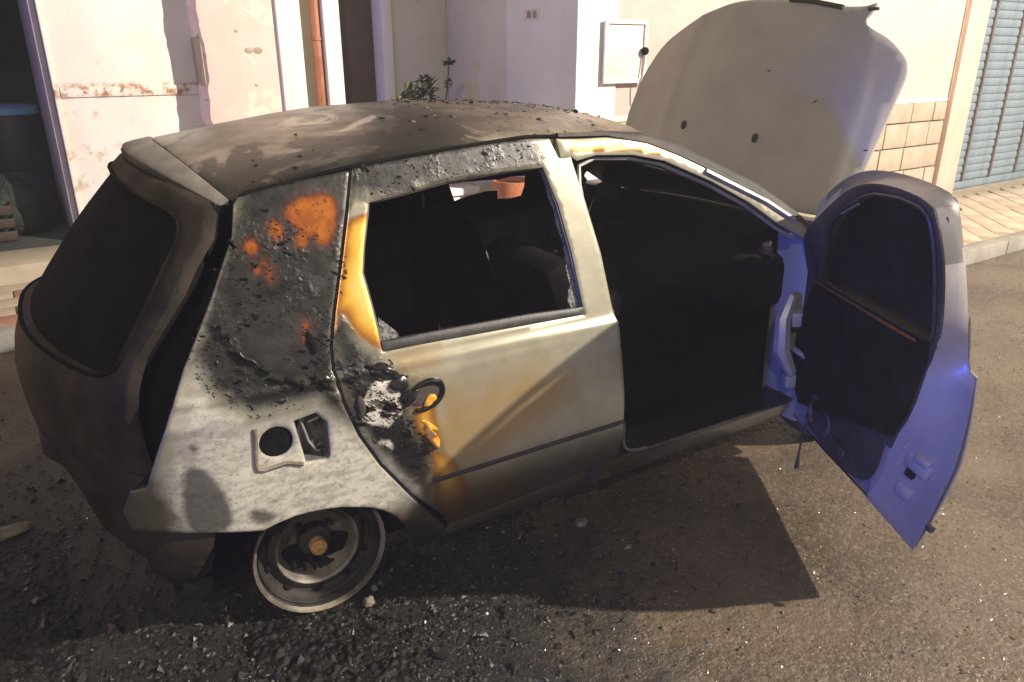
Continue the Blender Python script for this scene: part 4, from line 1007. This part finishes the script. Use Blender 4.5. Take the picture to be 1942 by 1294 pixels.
segsI[3] = chaik(segsI[3]); segsI[2] = chaik(segsI[2])
segsO[1] = chaik(segsO[1]); segsI[1] = chaik(segsI[1], 1)
O = [p for L in segsO for p in L[:-1]]; I = [p for L in segsI for p in L[:-1]]
sk = panel('outer_skin', [((u - .45) * .985 + .45, (v - .7) * .985 + .7) for u, v in O], [smooth_poly(WN, 1)], lambda u, v, d: (-u, fy(v) - .094 - .012 * math.sin(max(0, min(1, (v - .1) / .7)) * math.pi) + d, v), M['door_blue'], fd, .04, .006, (0, -1, 0), bev=.003)
ip = panel('inner_panel', I, [smooth_poly(WN, 1)], lambda u, v, d: (-u, fy(v) - d - .018 * math.exp(-((v - .27) / .08) ** 2) * (1 if u < .65 else .3), v), M['door_blue'], fd, .025, .010, (0, 1, 0), bev=.008)
ip.data.materials.append(M['charred'])
for p_ in ip.data.polygons:
    if p_.center.z > .47: p_.material_index = 1
# shut face between both outlines
def resamp(L, n):
    L = np.array(L + [L[0]], float); s_ = np.concatenate([[0], np.cumsum(np.linalg.norm(np.diff(L, axis=0), axis=1))])
    t_ = np.linspace(0, s_[-1], n + 1)[:-1]; return np.stack([np.interp(t_, s_, L[:, k]) for k in (0, 1)], 1)
def rs(L, n):
    L = np.array(L, float); s_ = np.concatenate([[0], np.cumsum(np.linalg.norm(np.diff(L, axis=0), axis=1))]); t_ = np.linspace(0, s_[-1], n + 1)[:-1]
    return np.stack([np.interp(t_, s_, L[:, k]) for k in (0, 1)], 1)
nO = [14, 16, 14, 22, 14]
LO = np.concatenate([rs(a, n) for a, n in zip(segsO, nO)]); LI = np.concatenate([rs(a, n) for a, n in zip(segsI, nO)])
V = []; F = []; K = len(LO)
for i in range(K):
    o_, i_ = LO[i], LI[i]
    for t_, bl in ((0, 0), (.12, .0), (.30, .006), (.62, .008), (.90, .002), (1, 0)):
        p = o_ * (1 - t_) + i_ * t_; y0 = fy(o_[1]) - .082; y1 = fy(i_[1]) - .004
        V.append((-p[0], y0 + (y1 - y0) * t_ ** 1.25 - bl, p[1]))
for i in range(K):
    j = (i + 1) % K
    for q in range(5): F.append((i * 6 + q, i * 6 + q + 1, j * 6 + q + 1, j * 6 + q))
sf_ = obj_from('shut_face', V, F, M['door_blue'], fd, 50); sf_.data.materials.append(M['scorched_grey'])
for p_ in sf_.data.polygons:
    if p_.center.z > 1.13 + .03 * math.sin(p_.center.x * 20): p_.material_index = 1
card = [(-.02,.50),(0.06,.775),(0.100,0.798),(0.838,0.858),(0.880,0.872),(0.845,0.770),(0.812,0.620),(0.765,0.520),(0.699,0.500),(0.55,.45),(0.419,0.405),(0.25,.34),(0.064,0.284),(.0,.34)]
dc = panel('door_card', card, [], lambda u, v, d: (-u, fy(v) + .022 + .010 * math.sin(u * 11) * math.sin(v * 13) - d, v), M['black'], fd, .03, .022, (0, 1, 0), bev=.010)
panel('speaker_recess', smooth_poly([(0.11,0.25),(0.189,0.325),(0.40,0.425),(0.66,0.505),(0.725,0.485),(0.695,0.352),(0.638,0.279),(0.528,0.241),(.35,.225),(.2,.225)], 1), [], lambda u, v, d: (-u, .003 - d, v), M['charred'], fd, .03, .004, (0, 1, 0), bev=.002)
pr = MB(); pr.tube([(-.27 - .085 * math.cos(a), .012, .325 + .075 * math.sin(a)) for a in np.linspace(-.6, 3.9, 24)], [.010 + .005 * math.sin(i) for i in range(24)], 8)
pr.build('speaker_ring', M['rubber'], fd)
MB().box((-.50, .006, .285), (-.36, .022, .315), .008).build('door_pocket', M['rubber'], fd)
MB().tube([(-.20, .02, .30), (-.185, .03, .20), (-.175, .03, .12), (-.170, .03, .05)], [.006, .005, .004, .010], 6).build('cable', M['rubber'], fd)
panel('window_glass', [((u - .52) * 1.02 + .52, (v - 1.03) * 1.03 + 1.03) for u, v in WN], [], lambda u, v, d: (-u, fy(v) - .035 - d, v), M['soot_glass'], fd, .08, .004, (0, 1, 0), bev=0)
MB().tube([(-u, fy(z) + .022, z) for u, z in ((.105,.802),(.45,.830),(.70,.849),(.838,.862))], [.003, .004, .006, .004], 6).build('window_ledge', M['orange_line'], fd)
side_ = [(-u, fy(z) + .002, z) for u, z in dens([tuple(p) for p in smooth_poly(WN, 1)], .05)]
MB().tube(side_ + [side_[0]], .006, 6).build('window_seal', M['rubber'], fd)
MB().tube([(-.395, fy(1.128) + .004, 1.118), (-.53, fy(1.18) + .004, 1.178)], .004, 6).build('glass_glint', M['seal_grey'], fd)  # pale tube standing in for a reflection streak on the sooted glass
# latch on the shut face
def onface(k, t_, lift=.0):
    o_, i_ = LO[k], LI[k]; p = o_ * (1 - t_) + i_ * t_; y0 = fy(o_[1]) - .082; y1 = fy(i_[1]) - .004
    return Vector((-p[0] - lift, y0 + (y1 - y0) * t_ ** 1.25 - .008, p[1]))
q0, q1, q2, q3 = onface(22, .88, .012), onface(22, .30, .016), onface(19, .30, .016), onface(19, .86, .012)
def facebox(name, k, t_, sx, sy, h, mat, b=.005):
    c_ = onface(k, t_); ax = (onface(k, min(1, t_ + .1)) - onface(k, t_ - .1)).normalized(); ay = (onface(k + 1, t_) - onface(k - 1, t_)); ay = (ay - ax * ay.dot(ax)).normalized(); az = ax.cross(ay)
    if az.x > 0: az = -az
    Mf = Matrix(((ax.x, ay.x, az.x, c_.x), (ax.y, ay.y, az.y, c_.y), (ax.z, ay.z, az.z, c_.z), (0, 0, 0, 1)))
    return MB().box((-sx / 2, -sy / 2, -.012), (sx / 2, sy / 2, h), b, Mf).build(name, M[mat], fd)
facebox('latch_plate', 21, .56, .085, .055, .010, 'door_blue', .006)
facebox('latch_bolt', 22, .50, .050, .022, .022, 'door_blue', .006)
facebox('latch_slot', 20, .62, .030, .030, .0125, 'black', .003)
facebox('lock_block', 18, .60, .055, .040, .014, 'grey_plastic', .006)
for k_, t_ in ((22, .85), (20, .86), (21, .28)): facebox('screw', k_, t_, .010, .010, .014, 'grey_plastic', .003)
MB().tube([onface(17, .02, .004), onface(17, .0, .018)], .012, 8).build('trim_end', M['rubber'], fd)
for z in (.36, .62): MB().box((-.03, -.03, z - .03), (.05, .06, z + .03), .010).build('hinge', M['door_blue'], fd)
MB().tube([(.06, .05, .50), (-.02, .04, .50), (-.10, .01, .49)], .012, 6).build('check_strap', M['door_blue'], fd)
MB().tube([(.03, .05, .70), (-.01, .09, .62), (-.03, .09, .50), (-.03, .04, .40)], [.02, .03, .034, .022], 8).build('wiring_boot', M['door_blue'], fd)

# ---- debris on the roof
def chunks(name, pts, smin, smax, mat, parent=None, flat=.35, seed=1):
    r_ = np.random.RandomState(seed); V = []; F = []
    base = np.array([(1,0,0),(0,1,0),(-1,0,0),(0,-1,0),(0,0,1),(0,0,-1)], float); fc = [(0,1,4),(1,2,4),(2,3,4),(3,0,4),(1,0,5),(2,1,5),(3,2,5),(0,3,5)]
    for (x, y, z) in pts:
        s_ = smin * (smax / smin) ** (r_.rand() ** 2.2); a = r_.uniform(0, 6.28); ca_, sa_ = math.cos(a), math.sin(a)
        B = base * np.array([s_ * r_.uniform(.6, 1.5), s_ * r_.uniform(.4, .9), s_ * flat * r_.uniform(.5, 1.4)]); B += r_.uniform(-.18, .18, B.shape) * s_
        tl = r_.normal(0, .3); B = np.stack([B[:, 0] * ca_ - B[:, 1] * sa_, B[:, 0] * sa_ + B[:, 1] * ca_, B[:, 2] + B[:, 0] * tl], 1)
        k = len(V); V += [tuple(b + np.array([x, y, z + s_ * flat * .5])) for b in B]; F += [(i + k, j + k, l + k) for i, j, l in fc]
    o = obj_from(name, V, F, mat, parent); o['kind'] = 'stuff'; return o
r_ = np.random.RandomState(21)
pts = []
for k in range(430):
    x = r_.uniform(.75, 1.45); y = r_.normal(.02 + (x - 1.0) * -.25, .13)
    if abs(y) < .58: pts.append((x, y, roofz(x, y)))
for k in range(70):
    x = r_.uniform(.1, 1.3); y = r_.uniform(-.6, -.30); pts.append((x, y, roofz(x, y)))
chunks('roof_debris', pts, .003, .015, M['cinder'], rf, .16, 3)
chunks('roof_ash_debris', [(r_.uniform(.6, 1.35), r_.uniform(-.35, .1), 0) for _ in range(60)] and [(x, y, roofz(x, y)) for x, y in zip(r_.uniform(.55, 1.4, 70), r_.uniform(-.4, .1, 70))], .003, .012, M['scrap'], rf, .14, 5)

# ================================================================== debris on the road
from mathutils import noise as mnoise
V = []; F = []; nx, ny = 330, 290
gxs = np.linspace(-.75, 1.35, nx); gys = np.linspace(1.30, 3.15, ny)
for y in gys:
    for x in gxs:
        a = math.hypot((x - .22) / .80, (y - 1.72) / .34); b = math.hypot((x + .30) / .42, (y - 2.45) / .62); e = min(a, b)
        k = max(0, 1 - e ** 2.2)
        p = Vector((x * 6, y * 6, 1.3)); h = mnoise.fractal(p, 1.0, 2.0, 3) * .5 + abs(mnoise.fractal(Vector((x * 34, y * 34, 4)), .8, 2.1, 4)) * .75
        z = -.012 + k * .014 + h * .026 * min(1, k * 1.8)
        if abs(x - .118) < .21 and y > 1.78: z = min(z, -.004)
        V.append((x, y, z))
for j in range(ny - 1):
    for i in range(nx - 1): F.append((j * nx + i, j * nx + i + 1, (j + 1) * nx + i + 1, (j + 1) * nx + i))
obj_from('wet_soot_heap', V, F, M['soot_heap'], None, 180)['kind'] = 'stuff'

r_ = np.random.RandomState(4)
pts = [(r_.normal(.25, .5), r_.normal(1.66, .24), 0) for k in range(260)] + [(r_.normal(-.35, .3), r_.normal(2.5, .5), 0) for k in range(160)]
chunks('charred_chunks', pts, .008, .034, M['black_gloss'], None, .5, 18)
pts = []
for k in range(13000):
    a = r_.rand()
    if a < .55: x, y = r_.normal(.25, .55), r_.normal(1.70, .28)
    elif a < .8: x, y = r_.normal(-.35, .35), r_.normal(2.6, .6)
    else: x, y = r_.normal(.7, .6), r_.normal(1.9, .25)
    pts.append((x, y, 0))
chunks('burnt_debris', pts, .0025, .016, M['cinder'], None, .45, 8)
pts = []
while len(pts) < 30000:
    x, y = r_.uniform(-.8, 7.5), r_.uniform(.3, 3.0)
    d_ = math.hypot(x - 0, y - 0)
    if r_.rand() < min(1, 2.2 / d_) and (math.sin(x * 5.1 + 1) * math.sin(y * 6.3) + .6 * math.sin(x * 13) * math.sin(y * 11 + 2)) > r_.uniform(-1.4, .9) and math.hypot((x - .2) / 1.1, (y - 2.1) / .8) > r_.uniform(.55, 1.0): pts.append((x, y, 0))
chunks('road_grit', pts, .002, .0075, M['chip'], None, .34, 9)
pts = [(r_.normal(.35, .5), r_.normal(1.62, .28), 0) for k in range(130)] + [(r_.normal(-.3, .3), r_.normal(2.5, .5), 0) for k in range(90)]
chunks('ash_debris', pts, .002, .0055, M['scrap'], None, .35, 10)
lump('pebble', (.70, 1.872, 0), (.020, .016, .020), 'scrap', 5, label='small pale stone lying on the road beside the bare rear rim', cat='stone')
lump('pebble', (.735, 1.905, .022), (.011, .010, .012), 'scrap', 6, label='tiny pale stone resting against the top of the bigger stone by the rim', cat='stone')
lump('crumpled_scrap', (-.26, 2.95, 0), (.09, .035, .022), 'scrap', 11, label='pale crumpled scrap in the ash at the left edge behind the car', cat='scrap')
lump('glass_fragment', (1.54, 1.84, 0), (.028, .02, .016), 'grey_metal', 12, label='larger grey fragment in the black shadow under the car sill', cat='fragment')
lump('glass_fragment', (1.59, 1.635, 0), (.018, .010, .010), 'grey_metal', 13, label='small narrow fragment in shadow, nearer the edge of the car than its larger neighbour', cat='fragment')

# ================================================================== thin smoke still hanging in the street
hz = NT('thin_smoke'); hz.t.nodes.remove(hz.b); pv = hz.t.nodes.new('ShaderNodeVolumePrincipled')
pv.inputs['Color'].default_value = (.92, .92, .94, 1); pv.inputs['Density'].default_value = .008; pv.inputs['Anisotropy'].default_value = .2
hz.t.links.new(pv.outputs[0], hz.t.nodes['Material Output'].inputs['Volume'])
hzo = MB().box((-62, -62, -1), (62, 62, 9), 0).build('haze', hz.m, None, None); hzo['kind'] = 'stuff'
